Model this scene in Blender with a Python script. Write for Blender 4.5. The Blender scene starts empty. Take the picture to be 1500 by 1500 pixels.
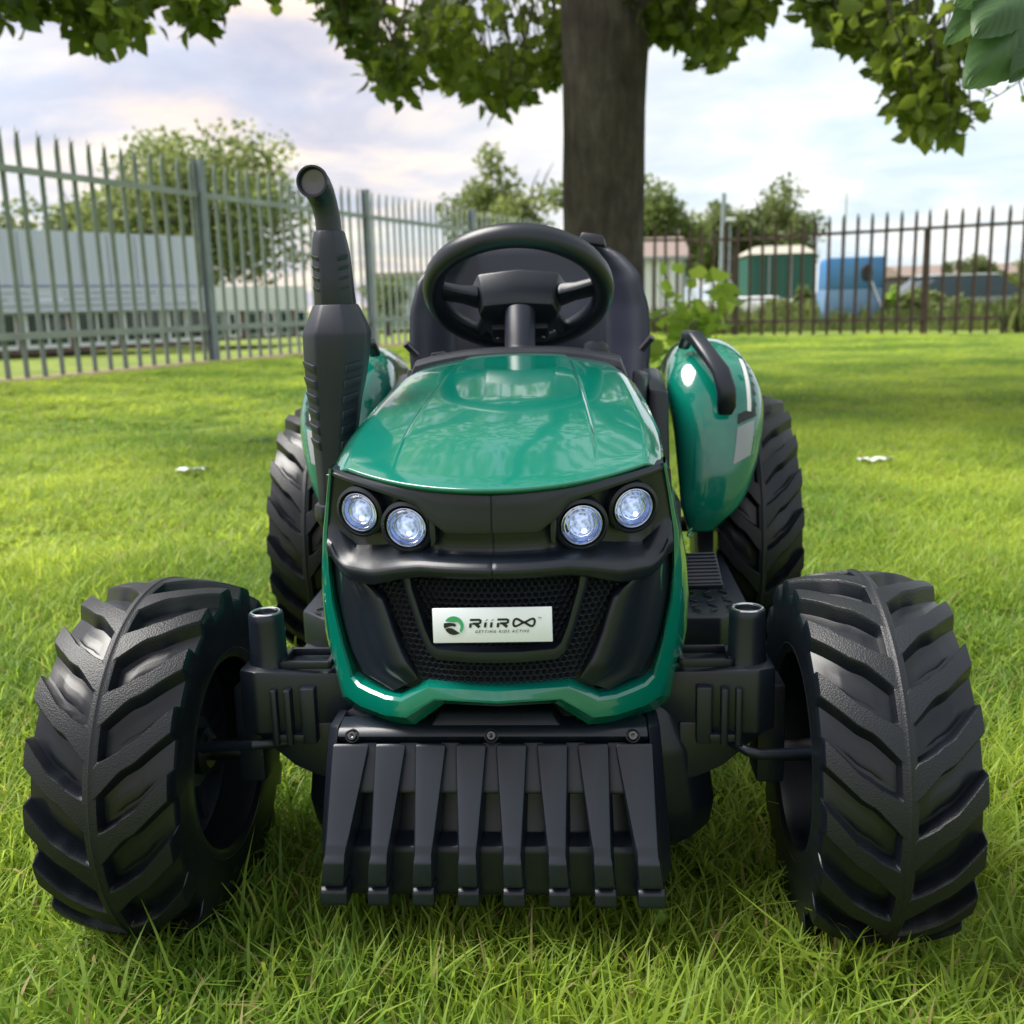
import bpy, bmesh, math, random
import numpy as np
from mathutils import Vector, Matrix, noise
random.seed(7); rng = np.random.default_rng(7)
sc = bpy.context.scene
rad = math.radians

# ------------------------------------------------------------------ camera
EYE = 0.54; PITCH = 11.4; ROLL = 1.6; LENS = 36.0
cd = bpy.data.cameras.new('camera'); cam = bpy.data.objects.new('camera', cd)
sc.collection.objects.link(cam); sc.camera = cam
cd.sensor_width = 36; cd.lens = LENS; cd.clip_start = 0.02; cd.clip_end = 3000
cam.location = (0, 0, EYE)
_f = Vector((0, math.cos(rad(PITCH)), -math.sin(rad(PITCH)))); _r = Vector((1, 0, 0)); _u = _r.cross(_f)
R_ = _r*math.cos(rad(ROLL)) - _u*math.sin(rad(ROLL)); U_ = _r*math.sin(rad(ROLL)) + _u*math.cos(rad(ROLL))
cam.rotation_euler = Matrix((R_, U_, -_f)).transposed().to_euler()
cd.dof.use_dof = True; cd.dof.focus_distance = 0.86; cd.dof.aperture_fstop = 9.0
def at(px, py, y):
    """world point seen at photo pixel (px, py) at distance y from the camera's x axis"""
    d = _f + R_*((px-750)/1500) - U_*((py-750)/1500)
    return Vector((0, 0, EYE)) + d*(y/d.y)

# ------------------------------------------------------------------ world + sun
SUN_EL, SUN_AZ = 58, -80          # azimuth from +Y, negative = to the left
w = bpy.data.worlds.new('World'); sc.world = w; w.use_nodes = True
nt = w.node_tree; N = nt.nodes; Lk = nt.links; N.clear()
def wn(t, **k):
    n = N.new(t)
    for a, b in k.items(): setattr(n, a, b)
    return n
out = wn('ShaderNodeOutputWorld'); bg = wn('ShaderNodeBackground'); bg.inputs[1].default_value = 0.1
sky = wn('ShaderNodeTexSky', sky_type='NISHITA', sun_disc=False)
sky.sun_elevation = rad(SUN_EL); sky.sun_rotation = rad(SUN_AZ); sky.air_density = 1.0; sky.dust_density = 1.5
tc = wn('ShaderNodeTexCoord'); sp = wn('ShaderNodeSeparateXYZ'); Lk.new(tc.outputs['Generated'], sp.inputs[0])
def wm(op, a, b=None, c=None):
    n = wn('ShaderNodeMath', operation=op)
    for i, v in enumerate((a, b, c)):
        if v is None: continue
        if isinstance(v, (int, float)): n.inputs[i].default_value = v
        else: Lk.new(v, n.inputs[i])
    return n.outputs[0]
den = wm('ADD', wm('MAXIMUM', sp.outputs[2], 0.0), 0.16)
cx = wm('DIVIDE', sp.outputs[0], den); cy = wm('DIVIDE', sp.outputs[1], den)
cmb = wn('ShaderNodeCombineXYZ'); Lk.new(cx, cmb.inputs[0]); Lk.new(cy, cmb.inputs[1])
def wnoise(scale, det, off=(0, 0, 0), dist=0.3):
    mp = wn('ShaderNodeMapping'); mp.inputs['Location'].default_value = off
    Lk.new(cmb.outputs[0], mp.inputs[0])
    n = wn('ShaderNodeTexNoise'); n.inputs['Scale'].default_value = scale; n.inputs['Detail'].default_value = det
    n.inputs['Roughness'].default_value = .55; n.inputs['Distortion'].default_value = dist
    Lk.new(mp.outputs[0], n.inputs['Vector']); return n.outputs['Fac']
def wramp(f, stops):
    n = wn('ShaderNodeValToRGB'); e = n.color_ramp.elements
    e[0].position, e[0].color = stops[0][0], (*stops[0][1], 1)
    e[1].position, e[1].color = stops[-1][0], (*stops[-1][1], 1)
    for p, c in stops[1:-1]:
        q = e.new(p); q.color = (*c, 1)
    Lk.new(f, n.inputs[0]); return n.outputs[0]
def wmix(f, a, b, typ='MIX'):
    n = wn('ShaderNodeMix', data_type='RGBA', blend_type=typ)
    if isinstance(f, (int, float)): n.inputs[0].default_value = f
    else: Lk.new(f, n.inputs[0])
    Lk.new(a, n.inputs[6]); Lk.new(b, n.inputs[7]); return n.outputs[2]
n1 = wnoise(1.7, 9, (3.1, 1.2, 0)); n2 = wnoise(2.3, 5, (7.7, 4.0, 2)); n3 = wnoise(.7, 3, (1.5, 9.0, 5))
# lavender-grey undersides, peach and cream lit parts on the left; thin bright white veil on the right
left = wramp(n1, [(.34, (2.7, 2.8, 3.45)), (.44, (3.3, 3.2, 3.65)), (.50, (4.1, 3.7, 3.75)), (.56, (4.9, 4.2, 3.7)), (.64, (5.8, 5.4, 4.4))])
right = wramp(n2, [(.35, (3.5, 4.1, 4.5)), (.48, (4.1, 4.5, 4.7)), (.60, (5.1, 5.2, 5.1))])
side = wm('MULTIPLY_ADD', sp.outputs[0], 2.6, 0.38); side = wm('ADD', side, wm('MULTIPLY', wm('SUBTRACT', n3, .5), 1.2))
side = wm('MINIMUM', wm('MAXIMUM', side, 0.0), 1.0)
clouds = wmix(side, left, right)
gap = wramp(n3, [(.30, (.55,)*3), (.5, (.93,)*3), (.6, (1.0,)*3)])
gp = wn('ShaderNodeSeparateColor'); Lk.new(gap, gp.inputs[0])
Lk.new(wmix(gp.outputs[0], sky.outputs[0], clouds), bg.inputs[0]); Lk.new(bg.outputs[0], out.inputs[0])

sd = bpy.data.lights.new('sun', 'SUN'); sd.energy = 3.4; sd.angle = rad(38); sd.color = (1, .96, .89)
sun = bpy.data.objects.new('sun', sd); sc.collection.objects.link(sun)
_sd = Vector((math.sin(rad(SUN_AZ))*math.cos(rad(SUN_EL)), math.cos(rad(SUN_AZ))*math.cos(rad(SUN_EL)), math.sin(rad(SUN_EL))))
sun.rotation_euler = _sd.to_track_quat('Z', 'Y').to_euler(); sun.location = _sd*30
vs = sc.view_settings; vs.view_transform = 'Standard'; vs.look = 'None'; vs.exposure = 1.2; vs.gamma = 1; vs.use_curve_mapping = False
sc.render.engine = 'CYCLES'; sc.cycles.max_bounces = 6; sc.cycles.transparent_max_bounces = 8
sc.cycles.diffuse_bounces = 3; sc.cycles.glossy_bounces = 3; sc.cycles.transmission_bounces = 4

# ------------------------------------------------------------------ materials
def mat(name, col, rough=.5, bump=None, var=None, coat=0, metal=0, trans=0, spec=.45, emit=None, ior=None):
    """bump=(scale, strength, distance); var=(scale, amount, second colour)"""
    m = bpy.data.materials.new(name); m.use_nodes = True; t = m.node_tree; b = t.nodes['Principled BSDF']
    b.inputs['Base Color'].default_value = (*col, 1); b.inputs['Roughness'].default_value = rough
    b.inputs['Coat Weight'].default_value = coat; b.inputs['Coat Roughness'].default_value = .04
    b.inputs['Metallic'].default_value = metal; b.inputs['Specular IOR Level'].default_value = spec
    b.inputs['Transmission Weight'].default_value = trans
    if ior: b.inputs['IOR'].default_value = ior
    if emit: b.inputs['Emission Color'].default_value = (*emit[0], 1); b.inputs['Emission Strength'].default_value = emit[1]
    co = t.nodes.new('ShaderNodeTexCoord')
    if var:
        n = t.nodes.new('ShaderNodeTexNoise'); n.inputs['Scale'].default_value = var[0]; n.inputs['Detail'].default_value = 5
        r = t.nodes.new('ShaderNodeMapRange'); r.inputs[1].default_value = .35; r.inputs[2].default_value = .65
        r.inputs[4].default_value = var[1]
        x = t.nodes.new('ShaderNodeMix'); x.data_type = 'RGBA'; x.inputs[6].default_value = (*col, 1); x.inputs[7].default_value = (*var[2], 1)
        t.links.new(co.outputs['Object'], n.inputs['Vector']); t.links.new(n.outputs['Fac'], r.inputs[0])
        t.links.new(r.outputs[0], x.inputs[0]); t.links.new(x.outputs[2], b.inputs['Base Color'])
    if bump:
        n = t.nodes.new('ShaderNodeTexNoise'); n.inputs['Scale'].default_value = bump[0]; n.inputs['Detail'].default_value = 3
        bu = t.nodes.new('ShaderNodeBump'); bu.inputs['Strength'].default_value = bump[1]; bu.inputs['Distance'].default_value = bump[2]
        t.links.new(co.outputs['Object'], n.inputs['Vector']); t.links.new(n.outputs['Fac'], bu.inputs['Height'])
        t.links.new(bu.outputs[0], b.inputs['Normal'])
    return m
M = {}
M['green'] = mat('glossy_green_plastic', (.001, .142, .102), .15, coat=.9)
M['black'] = mat('satin_black_plastic', (.007, .011, .019), .34, bump=(900, .10, .0006), var=(14, .5, (.012, .017, .028)))
M['black2'] = mat('matte_black_plastic', (.006, .009, .017), .42, bump=(1100, .12, .0006), var=(9, .6, (.010, .014, .024)))
M['pipe'] = mat('exhaust_black_plastic', (.010, .014, .027), .44, bump=(1300, .15, .0006), var=(9, .6, (.02, .024, .035)))
M['seat'] = mat('seat_black_plastic', (.013, .017, .032), .40, bump=(700, .1, .0008))
M['chrome'] = mat('bright_ring', (.65, .68, .7), .22, metal=1)
M['steel'] = mat('dull_screw', (.12, .12, .13), .35, metal=1)
M['plate'] = mat('white_plate', (.78, .82, .92), .4)
M['ink'] = mat('black_print', (.008, .012, .012), .45)
M['inkg'] = mat('green_print', (.05, .38, .16), .45)
M['silver'] = mat('silver_decal', (.30, .32, .35), .35)
M['whited'] = mat('white_decal', (.7, .7, .7), .35)
M['glass'] = mat('lamp_glass', (.95, .97, 1), .03, trans=1, ior=1.3)
M['refl'] = mat('lamp_reflector', (.52, .60, .78), .14, metal=1, bump=(420, .5, .002))
def ball_mat():
    m = mat('lit_projector', (.5, .6, .85), .12, coat=1); t = m.node_tree; q = t.nodes['Principled BSDF']
    co = t.nodes.new('ShaderNodeTexCoord'); v = t.nodes.new('ShaderNodeTexVoronoi'); v.inputs['Scale'].default_value = 330; t.links.new(co.outputs['Object'], v.inputs['Vector'])
    n = t.nodes.new('ShaderNodeTexNoise'); n.inputs['Scale'].default_value = 120; t.links.new(co.outputs['Object'], n.inputs['Vector'])
    a = t.nodes.new('ShaderNodeMath'); a.operation = 'MULTIPLY'; t.links.new(v.outputs['Distance'], a.inputs[0]); t.links.new(n.outputs['Fac'], a.inputs[1])
    r = t.nodes.new('ShaderNodeMapRange'); r.inputs[1].default_value = .08; r.inputs[2].default_value = .42; r.inputs[3].default_value = .02; r.inputs[4].default_value = .42; t.links.new(a.outputs[0], r.inputs[0])
    q.inputs['Emission Color'].default_value = (.50, .62, 1, 1); t.links.new(r.outputs[0], q.inputs['Emission Strength']); return m
M['ball'] = ball_mat()
M['bulb'] = mat('lit_bulb', (.8, .85, 1), .3, emit=((.75, .83, 1), .9))
def tyre_mat():
    m = mat('tyre_plastic', (.004, .006, .010), .35, spec=.42); t = m.node_tree; b = t.nodes['Principled BSDF']
    a = t.nodes.new('ShaderNodeAttribute'); a.attribute_name = 'lug'
    co = t.nodes.new('ShaderNodeTexCoord'); v = t.nodes.new('ShaderNodeTexVoronoi'); v.inputs['Scale'].default_value = 780
    mu = t.nodes.new('ShaderNodeMath'); mu.operation = 'MULTIPLY'
    bu = t.nodes.new('ShaderNodeBump'); bu.inputs['Strength'].default_value = .45; bu.inputs['Distance'].default_value = .0005
    t.links.new(co.outputs['Object'], v.inputs['Vector']); t.links.new(v.outputs['Distance'], mu.inputs[0])
    t.links.new(a.outputs['Fac'], mu.inputs[1]); t.links.new(mu.outputs[0], bu.inputs['Height']); t.links.new(bu.outputs[0], b.inputs['Normal'])
    r = t.nodes.new('ShaderNodeMapRange'); r.inputs[3].default_value = .30; r.inputs[4].default_value = .46
    t.links.new(a.outputs['Fac'], r.inputs[0]); t.links.new(r.outputs[0], b.inputs['Roughness'])
    return m
M['tyre'] = tyre_mat()
def leaf_mat(name, c1, c2, tr=.5, rough=.45, scale=1.5, vcol=False):
    m = bpy.data.materials.new(name); m.use_nodes = True; t = m.node_tree; b = t.nodes['Principled BSDF']; o = t.nodes['Material Output']
    co = t.nodes.new('ShaderNodeTexCoord'); g = t.nodes.new('ShaderNodeNewGeometry')
    n = t.nodes.new('ShaderNodeTexNoise'); n.inputs['Scale'].default_value = scale; n.inputs['Detail'].default_value = 4
    t.links.new(g.outputs['Position'], n.inputs['Vector'])
    x = t.nodes.new('ShaderNodeMix'); x.data_type = 'RGBA'; x.inputs[6].default_value = (*c1, 1); x.inputs[7].default_value = (*c2, 1)
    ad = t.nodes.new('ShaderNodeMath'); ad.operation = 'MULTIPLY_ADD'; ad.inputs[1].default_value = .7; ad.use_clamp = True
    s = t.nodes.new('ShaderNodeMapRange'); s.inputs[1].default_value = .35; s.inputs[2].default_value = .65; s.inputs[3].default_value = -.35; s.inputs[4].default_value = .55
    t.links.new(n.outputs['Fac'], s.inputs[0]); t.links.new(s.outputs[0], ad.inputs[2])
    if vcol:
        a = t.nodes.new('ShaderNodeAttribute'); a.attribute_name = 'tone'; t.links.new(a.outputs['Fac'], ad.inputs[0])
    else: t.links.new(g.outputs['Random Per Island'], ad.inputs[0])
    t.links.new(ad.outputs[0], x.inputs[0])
    if vcol:
        gt = t.nodes.new('ShaderNodeMath'); gt.operation = 'GREATER_THAN'; gt.inputs[1].default_value = 1.5; t.links.new(a.outputs['Fac'], gt.inputs[0])
        x2 = t.nodes.new('ShaderNodeMix'); x2.data_type = 'RGBA'; x2.inputs[7].default_value = (.36, .30, .13, 1); t.links.new(gt.outputs[0], x2.inputs[0]); t.links.new(x.outputs[2], x2.inputs[6]); x = x2
    t.links.new(x.outputs[2], b.inputs['Base Color']); b.inputs['Roughness'].default_value = rough
    b.inputs['Specular IOR Level'].default_value = .35
    tr_ = t.nodes.new('ShaderNodeBsdfTranslucent')
    hs = t.nodes.new('ShaderNodeHueSaturation'); hs.inputs['Value'].default_value = 1.5; hs.inputs['Hue'].default_value = .485
    t.links.new(x.outputs[2], hs.inputs['Color']); t.links.new(hs.outputs[0], tr_.inputs[0])
    mx = t.nodes.new('ShaderNodeMixShader'); mx.inputs[0].default_value = tr
    t.links.new(b.outputs[0], mx.inputs[1]); t.links.new(tr_.outputs[0], mx.inputs[2]); t.links.new(mx.outputs[0], o.inputs[0])
    return m
M['leaf'] = leaf_mat('tree_leaf', (.065, .11, .016), (.16, .23, .03), .55)
M['leaf_near'] = leaf_mat('near_leaf', (.055, .12, .04), (.07, .14, .05), .35, scale=9)
M['leaf_young'] = leaf_mat('sapling_leaf', (.20, .36, .04), (.32, .46, .07), .55)
M['leaf_far'] = leaf_mat('far_leaf', (.10, .145, .045), (.20, .25, .08), .5, scale=.5)
M['leaf_far2'] = leaf_mat('far_leaf_dark', (.075, .115, .04), (.15, .19, .065), .5, scale=.5)
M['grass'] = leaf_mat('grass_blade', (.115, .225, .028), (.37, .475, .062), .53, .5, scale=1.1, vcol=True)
def bark():
    m = mat('grey_brown_bark', (.062, .050, .042), .85, var=(7, 1, (.11, .096, .082)))
    t = m.node_tree; b = t.nodes['Principled BSDF']; co = t.nodes.new('ShaderNodeTexCoord')
    mp = t.nodes.new('ShaderNodeMapping'); mp.inputs['Scale'].default_value = (26, 26, 7)
    n = t.nodes.new('ShaderNodeTexNoise'); n.inputs['Scale'].default_value = 1; n.inputs['Detail'].default_value = 9; n.inputs['Roughness'].default_value = .7
    bu = t.nodes.new('ShaderNodeBump'); bu.inputs['Distance'].default_value = .06; bu.inputs['Strength'].default_value = 1
    t.links.new(co.outputs['Object'], mp.inputs[0]); t.links.new(mp.outputs[0], n.inputs[0]); t.links.new(n.outputs[0], bu.inputs['Height']); t.links.new(bu.outputs[0], b.inputs['Normal'])
    src = b.inputs['Base Color'].links[0].from_socket; rp = t.nodes.new('ShaderNodeMapRange'); rp.inputs[1].default_value = .40; rp.inputs[2].default_value = .60; t.links.new(n.outputs[0], rp.inputs[0])
    x = t.nodes.new('ShaderNodeMix'); x.data_type = 'RGBA'; x.blend_type = 'MULTIPLY'; x.inputs[0].default_value = 1; t.links.new(src, x.inputs[6])
    rr = t.nodes.new('ShaderNodeMix'); rr.data_type = 'RGBA'; rr.inputs[6].default_value = (.68, .67, .66, 1); rr.inputs[7].default_value = (1.2, 1.2, 1.17, 1); t.links.new(rp.outputs[0], rr.inputs[0]); t.links.new(rr.outputs[2], x.inputs[7]); t.links.new(x.outputs[2], b.inputs['Base Color'])
    return m
M['bark'] = bark()
M['galv'] = mat('weathered_galvanised_steel', (.24, .28, .27), .55, var=(5, .9, (.34, .38, .37)))
M['post'] = mat('blue_grey_post', (.20, .24, .28), .5, var=(6, .6, (.28, .32, .36)))
M['rust'] = mat('brown_rusty_steel', (.050, .035, .028), .7, var=(7, .9, (.09, .065, .05)))
M['soil'] = mat('dry_soil', (.17, .12, .09), .95, bump=(30, .8, .02), var=(8, 1, (.24, .17, .12)))
def ground_mat():
    m = mat('lawn_soil', (.10, .15, .018), .95, bump=(60, .8, .02), var=(3, 1, (.19, .24, .03))); return m
M['ground'] = ground_mat()
M['metalblue'] = mat('pale_blue_cladding', (.44, .47, .62), .5)
M['white'] = mat('white_paint', (.7, .72, .76), .5)
M['brick'] = mat('brown_brick', (.14, .095, .08), .9, var=(2, .7, (.2, .13, .11)))
M['window'] = mat('dark_window_glass', (.02, .035, .04), .08)
M['cgreen'] = mat('green_container_paint', (.02, .10, .085), .55)
M['cream'] = mat('cream_roof', (.36, .34, .28), .7)
M['blue'] = mat('faded_blue_plastic', (.035, .17, .40), .45, var=(1.2, .8, (.10, .24, .42)))
M['bluelow'] = mat('grey_blue_plastic', (.12, .22, .36), .5, var=(1.2, .8, (.10, .19, .30)))
M['pink'] = mat('pinkish_roof', (.20, .155, .135), .8)
M['paleg'] = mat('pale_green_wall', (.28, .36, .33), .7)
M['dark'] = mat('dark_opening', (.02, .022, .025), .6)
M['carw'] = mat('white_car_paint', (.7, .7, .7), .25, coat=1)
M['cars'] = mat('silver_green_car_paint', (.13, .15, .13), .25, coat=1)
M['rubber'] = mat('car_tyre', (.02, .02, .02), .8)
M['road'] = mat('far_asphalt', (.07, .07, .07), .9)

# ------------------------------------------------------------------ mesh helpers
COL = sc.collection.objects
def link(name, me, m=None, parent=None):
    o = bpy.data.objects.new(name, me); COL.link(o)
    if m is not None: me.materials.append(m)
    if parent: o.parent = parent
    return o
def meshobj(name, V, F, m, parent=None, smooth=32, bevel=0, seg=2, ang=25, recalc=True, weld=0):
    me = bpy.data.meshes.new(name); me.from_pydata([tuple(v) for v in V], [], [tuple(f) for f in F])
    if bevel or recalc or weld:
        b = bmesh.new(); b.from_mesh(me)
        if weld: bmesh.ops.remove_doubles(b, verts=b.verts, dist=weld)
        if recalc: bmesh.ops.recalc_face_normals(b, faces=b.faces)
        if bevel:
            es = [e for e in b.edges if len(e.link_faces) == 2 and e.calc_face_angle(0) > rad(ang)]
            bmesh.ops.bevel(b, geom=es, offset=bevel, segments=seg, affect='EDGES', profile=.5, clamp_overlap=True)
        b.to_mesh(me); b.free()
    if smooth:
        me.shade_smooth(); me.set_sharp_from_angle(angle=rad(smooth))
    return link(name, me, m, parent)
class MB:
    def __init__(s): s.V = []; s.F = []
    def add(s, V, F):
        k = len(s.V); s.V += [tuple(v) for v in V]; s.F += [tuple(i+k for i in f) for f in F]; return s
    def box(s, x0, x1, y0, y1, z0, z1):
        V = [(x, y, z) for x in (x0, x1) for y in (y0, y1) for z in (z0, z1)]
        return s.add(V, [(0, 1, 3, 2), (4, 6, 7, 5), (0, 4, 5, 1), (2, 3, 7, 6), (0, 2, 6, 4), (1, 5, 7, 3)])
    def loop(s, rings, cap=True, closed=True):
        n = len(rings[0]); V = [p for r in rings for p in r]; F = []
        for i in range(len(rings)-1):
            for j in range(n if closed else n-1):
                a = i*n+j; b = i*n+(j+1) % n; F.append((a, b, b+n, a+n))
        if cap: F.append(tuple(range(n))[::-1]); F.append(tuple(range((len(rings)-1)*n, len(rings)*n)))
        return s.add(V, F)
    def tube(s, pts, r, n=12, cap=True):
        pts = [Vector(p) for p in pts]; rs = r if isinstance(r, (list, tuple)) else [r]*len(pts); rings = []
        up = None
        for i, p in enumerate(pts):
            d = (pts[min(i+1, len(pts)-1)]-pts[max(i-1, 0)]).normalized()
            if up is None: up = Vector((0, 0, 1)) if abs(d.z) < .9 else Vector((1, 0, 0))
            a = d.cross(up).normalized(); b = a.cross(d).normalized(); up = b
            rings.append([p + a*rs[i]*math.cos(2*math.pi*k/n) + b*rs[i]*math.sin(2*math.pi*k/n) for k in range(n)])
        return s.loop(rings, cap)
    def prism(s, P, axis, a, b):
        """P outline 2D in the two other axes; extruded along axis from a to b"""
        def q(p, t):
            l = [p[0], p[1]]; l.insert(axis, t); return tuple(l)
        return s.loop([[q(p, a) for p in P], [q(p, b) for p in P]])
    def lathe(s, prof, c, axis=2, n=32, cap=True):
        rings = []
        for r, h in prof:
            ring = []
            for k in range(n):
                t = 2*math.pi*k/n; l = [r*math.cos(t), r*math.sin(t)]; l.insert(axis, h)
                ring.append((c[0]+l[0], c[1]+l[1], c[2]+l[2]))
            rings.append(ring)
        return s.loop(rings, cap)
    def out(s, name, m, parent=None, **k): return meshobj(name, s.V, s.F, m, parent, **k)
def gridobj(name, fn, nu, nv, m, parent=None, us=None, vs_=None, thick=0, **k):
    us = us if us is not None else np.linspace(0, 1, nu); vs_ = vs_ if vs_ is not None else np.linspace(0, 1, nv)
    V = [fn(a, b) for a in us for b in vs_]; n = len(vs_)
    F = [(i*n+j, (i+1)*n+j, (i+1)*n+j+1, i*n+j+1) for i in range(len(us)-1) for j in range(n-1)]
    o = meshobj(name, V, F, m, parent, **k)
    if thick:
        md = o.modifiers.new('thickness', 'SOLIDIFY'); md.thickness = abs(thick); md.offset = 0
    return o
def empty(name, loc=(0, 0, 0), rz=0):
    o = bpy.data.objects.new(name, None); COL.link(o); o.location = loc; o.rotation_euler = (0, 0, rz); o.empty_display_size = .1; return o
def tag(o, label=None, cat=None, group=None, kind=None):
    for k, v in (('label', label), ('category', cat), ('group', group), ('kind', kind)):
        if v: o[k] = v
    return o
def lerp(x, pts):
    xs, ys = zip(*pts); return float(np.interp(x, xs, ys))
def sm(x): x = min(1, max(0, x)); return x*x*(3-2*x)

# ------------------------------------------------------------------ ground
P1 = Vector((-2.55, 8.9)); P2 = Vector((-1.51, 11.4)); LD = (P2-P1).normalized(); LN = Vector((-LD.y, LD.x))   # left fence line, normal away from lawn
CORNER = P2 + LD*6.35
Q1 = Vector((2.40, 16.8)); Q2 = Vector((6.70, 13.9)); RD = (Q2-Q1).normalized(); RN = Vector((-RD.y, RD.x))
def nsm(x): x = np.clip(x, 0, 1); return x*x*(3-2*x)
def gz(x, y):
    x = np.asarray(x, float); y = np.asarray(y, float)
    d = (x-P1.x)*LN.x + (y-P1.y)*LN.y; e = (x-Q1.x)*RN.x + (y-Q1.y)*RN.y
    z = .13*nsm((d+2.6)/2.6)*nsm((y-2)/4)
    z = z - .6*nsm((d-.6)/9) - .02*nsm((e+2)/2) - .35*nsm((e-.5)/14)
    z = z + .008*np.sin(x*1.7+y*.9)*np.sin(y*1.3-x*.6)*nsm((y-2.5)/3)
    return z
def axis_pts(a, b, near, step, grow):
    l = [near[0]]
    while l[-1] < near[1]: l.append(l[-1]+step)
    s = step
    while l[-1] < b: s *= grow; l.append(l[-1]+s)
    s = step; k = [near[0]]
    while k[-1] > a: s *= grow; k.append(k[-1]-s)
    return np.array(k[::-1][:-1]+l)
gx = axis_pts(-900, 900, (-6, 9), .25, 1.18); gy = axis_pts(-300, 1800, (0, 20), .25, 1.18)
GX, GY = np.meshgrid(gx, gy, indexing='ij'); GZ = gz(GX, GY)
V = np.stack([GX, GY, GZ], -1).reshape(-1, 3); n = len(gy)
F = [(i*n+j, (i+1)*n+j, (i+1)*n+j+1, i*n+j+1) for i in range(len(gx)-1) for j in range(n-1)]
tag(meshobj('lawn', V, F, M['ground'], recalc=False, smooth=80), kind='structure')
# bare soil strips beneath the two fences
def strip(name, A, B, D, nrm, w0, w1, m, dz):
    n = 90; V = []; F = []
    for i in range(n+1):
        p = A + (B-A)*(i/n)
        for j in range(5):
            o = w0 + (w1-w0)*j/4; jit = (noise.noise(Vector((p.x*2.2, p.y*2.2, j)))*.12) if j in (0, 4) else 0
            q = p + nrm*(o+jit); zz = float(gz(q.x, q.y)) + (dz if 0 < j < 4 else -.01); V.append((q.x, q.y, zz))
    for i in range(n):
        for j in range(4): F.append((i*5+j, i*5+j+1, i*5+j+6, i*5+j+5))
    return tag(meshobj(name, V, F, m, smooth=60), kind='structure')
strip('bare_soil', P1-LD*4, CORNER, LD, LN, -.28, .22, M['soil'], .02)
strip('bare_soil', CORNER, Q2+RD*5, RD, RN, -.12, .25, M['soil'], .015)

# ------------------------------------------------------------------ grass (uncountable: one object, instanced tufts)
def tuft(seed, nb, R, h0, h1, lean, wd):
    r = random.Random(seed); V = []; F = []; T = []
    for _ in range(nb):
        a = r.uniform(0, 6.283); q = R*math.sqrt(r.random()); bx, by = q*math.cos(a), q*math.sin(a)
        h = r.uniform(h0, h1)*(1.25 if r.random() < .1 else 1); az = r.uniform(0, 6.283); ln = r.uniform(.15, lean)*h; wv = wd*r.uniform(.6, 1.25)
        dx, dy = math.cos(az), math.sin(az); tw = r.uniform(-.7, .7); sx, sy = -math.sin(az+tw), math.cos(az+tw)
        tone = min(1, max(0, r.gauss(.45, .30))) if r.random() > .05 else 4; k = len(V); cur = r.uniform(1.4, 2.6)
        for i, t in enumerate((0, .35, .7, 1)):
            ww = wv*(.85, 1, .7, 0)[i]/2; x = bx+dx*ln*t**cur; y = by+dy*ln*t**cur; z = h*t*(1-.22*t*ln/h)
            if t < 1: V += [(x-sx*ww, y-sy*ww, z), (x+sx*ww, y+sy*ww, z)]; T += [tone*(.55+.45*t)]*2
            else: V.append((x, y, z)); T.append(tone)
        F += [(k, k+1, k+3, k+2), (k+2, k+3, k+5, k+4), (k+4, k+5, k+6)]
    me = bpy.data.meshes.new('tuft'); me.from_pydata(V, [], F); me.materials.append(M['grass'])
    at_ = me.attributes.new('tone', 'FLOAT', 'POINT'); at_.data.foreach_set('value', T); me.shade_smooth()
    return bpy.data.objects.new('tuft', me)
def grass(name, label, col_objs, pts, rot, scl, idx):
    me = bpy.data.meshes.new(name); me.from_pydata([tuple(p) for p in pts], [], [])
    for nm, ty, d in (('rot', 'FLOAT_VECTOR', rot), ('scl', 'FLOAT_VECTOR', scl)):
        a = me.attributes.new(nm, ty, 'POINT'); a.data.foreach_set('vector', np.asarray(d, dtype=np.float32).ravel())
    a = me.attributes.new('idx', 'INT', 'POINT'); a.data.foreach_set('value', np.asarray(idx, dtype=np.int32))
    c = bpy.data.collections.new(name+'_tufts')
    for o in col_objs: c.objects.link(o)
    ng = bpy.data.node_groups.new(name, 'GeometryNodeTree')
    ng.interface.new_socket('Geometry', in_out='INPUT', socket_type='NodeSocketGeometry'); ng.interface.new_socket('Geometry', in_out='OUTPUT', socket_type='NodeSocketGeometry')
    g = ng.nodes; l = ng.links; i = g.new('NodeGroupInput'); o_ = g.new('NodeGroupOutput'); ip = g.new('GeometryNodeInstanceOnPoints'); ci = g.new('GeometryNodeCollectionInfo')
    ci.inputs[0].default_value = c; ci.inputs['Separate Children'].default_value = True; ci.inputs['Reset Children'].default_value = True
    def attr(nm, ty):
        q = g.new('GeometryNodeInputNamedAttribute'); q.data_type = ty; q.inputs[0].default_value = nm; return q.outputs[0]
    l.new(i.outputs[0], ip.inputs['Points']); l.new(ci.outputs[0], ip.inputs['Instance']); ip.inputs['Pick Instance'].default_value = True
    l.new(attr('idx', 'INT'), ip.inputs['Instance Index']); l.new(attr('rot', 'FLOAT_VECTOR'), ip.inputs['Rotation']); l.new(attr('scl', 'FLOAT_VECTOR'), ip.inputs['Scale'])
    l.new(ip.outputs[0], o_.inputs[0])
    ob = link(name, me, M['grass']); md = ob.modifiers.new('tufts', 'NODES'); md.node_group = ng
    return tag(ob, label, 'grass', kind='stuff')
tufts = [tuft(10+i, 60, .055, .026, .056, 1.15, .0030) for i in range(7)] + [tuft(40+i, 16, .04, .045, .085, .9, .0036) for i in range(3)]
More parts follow.
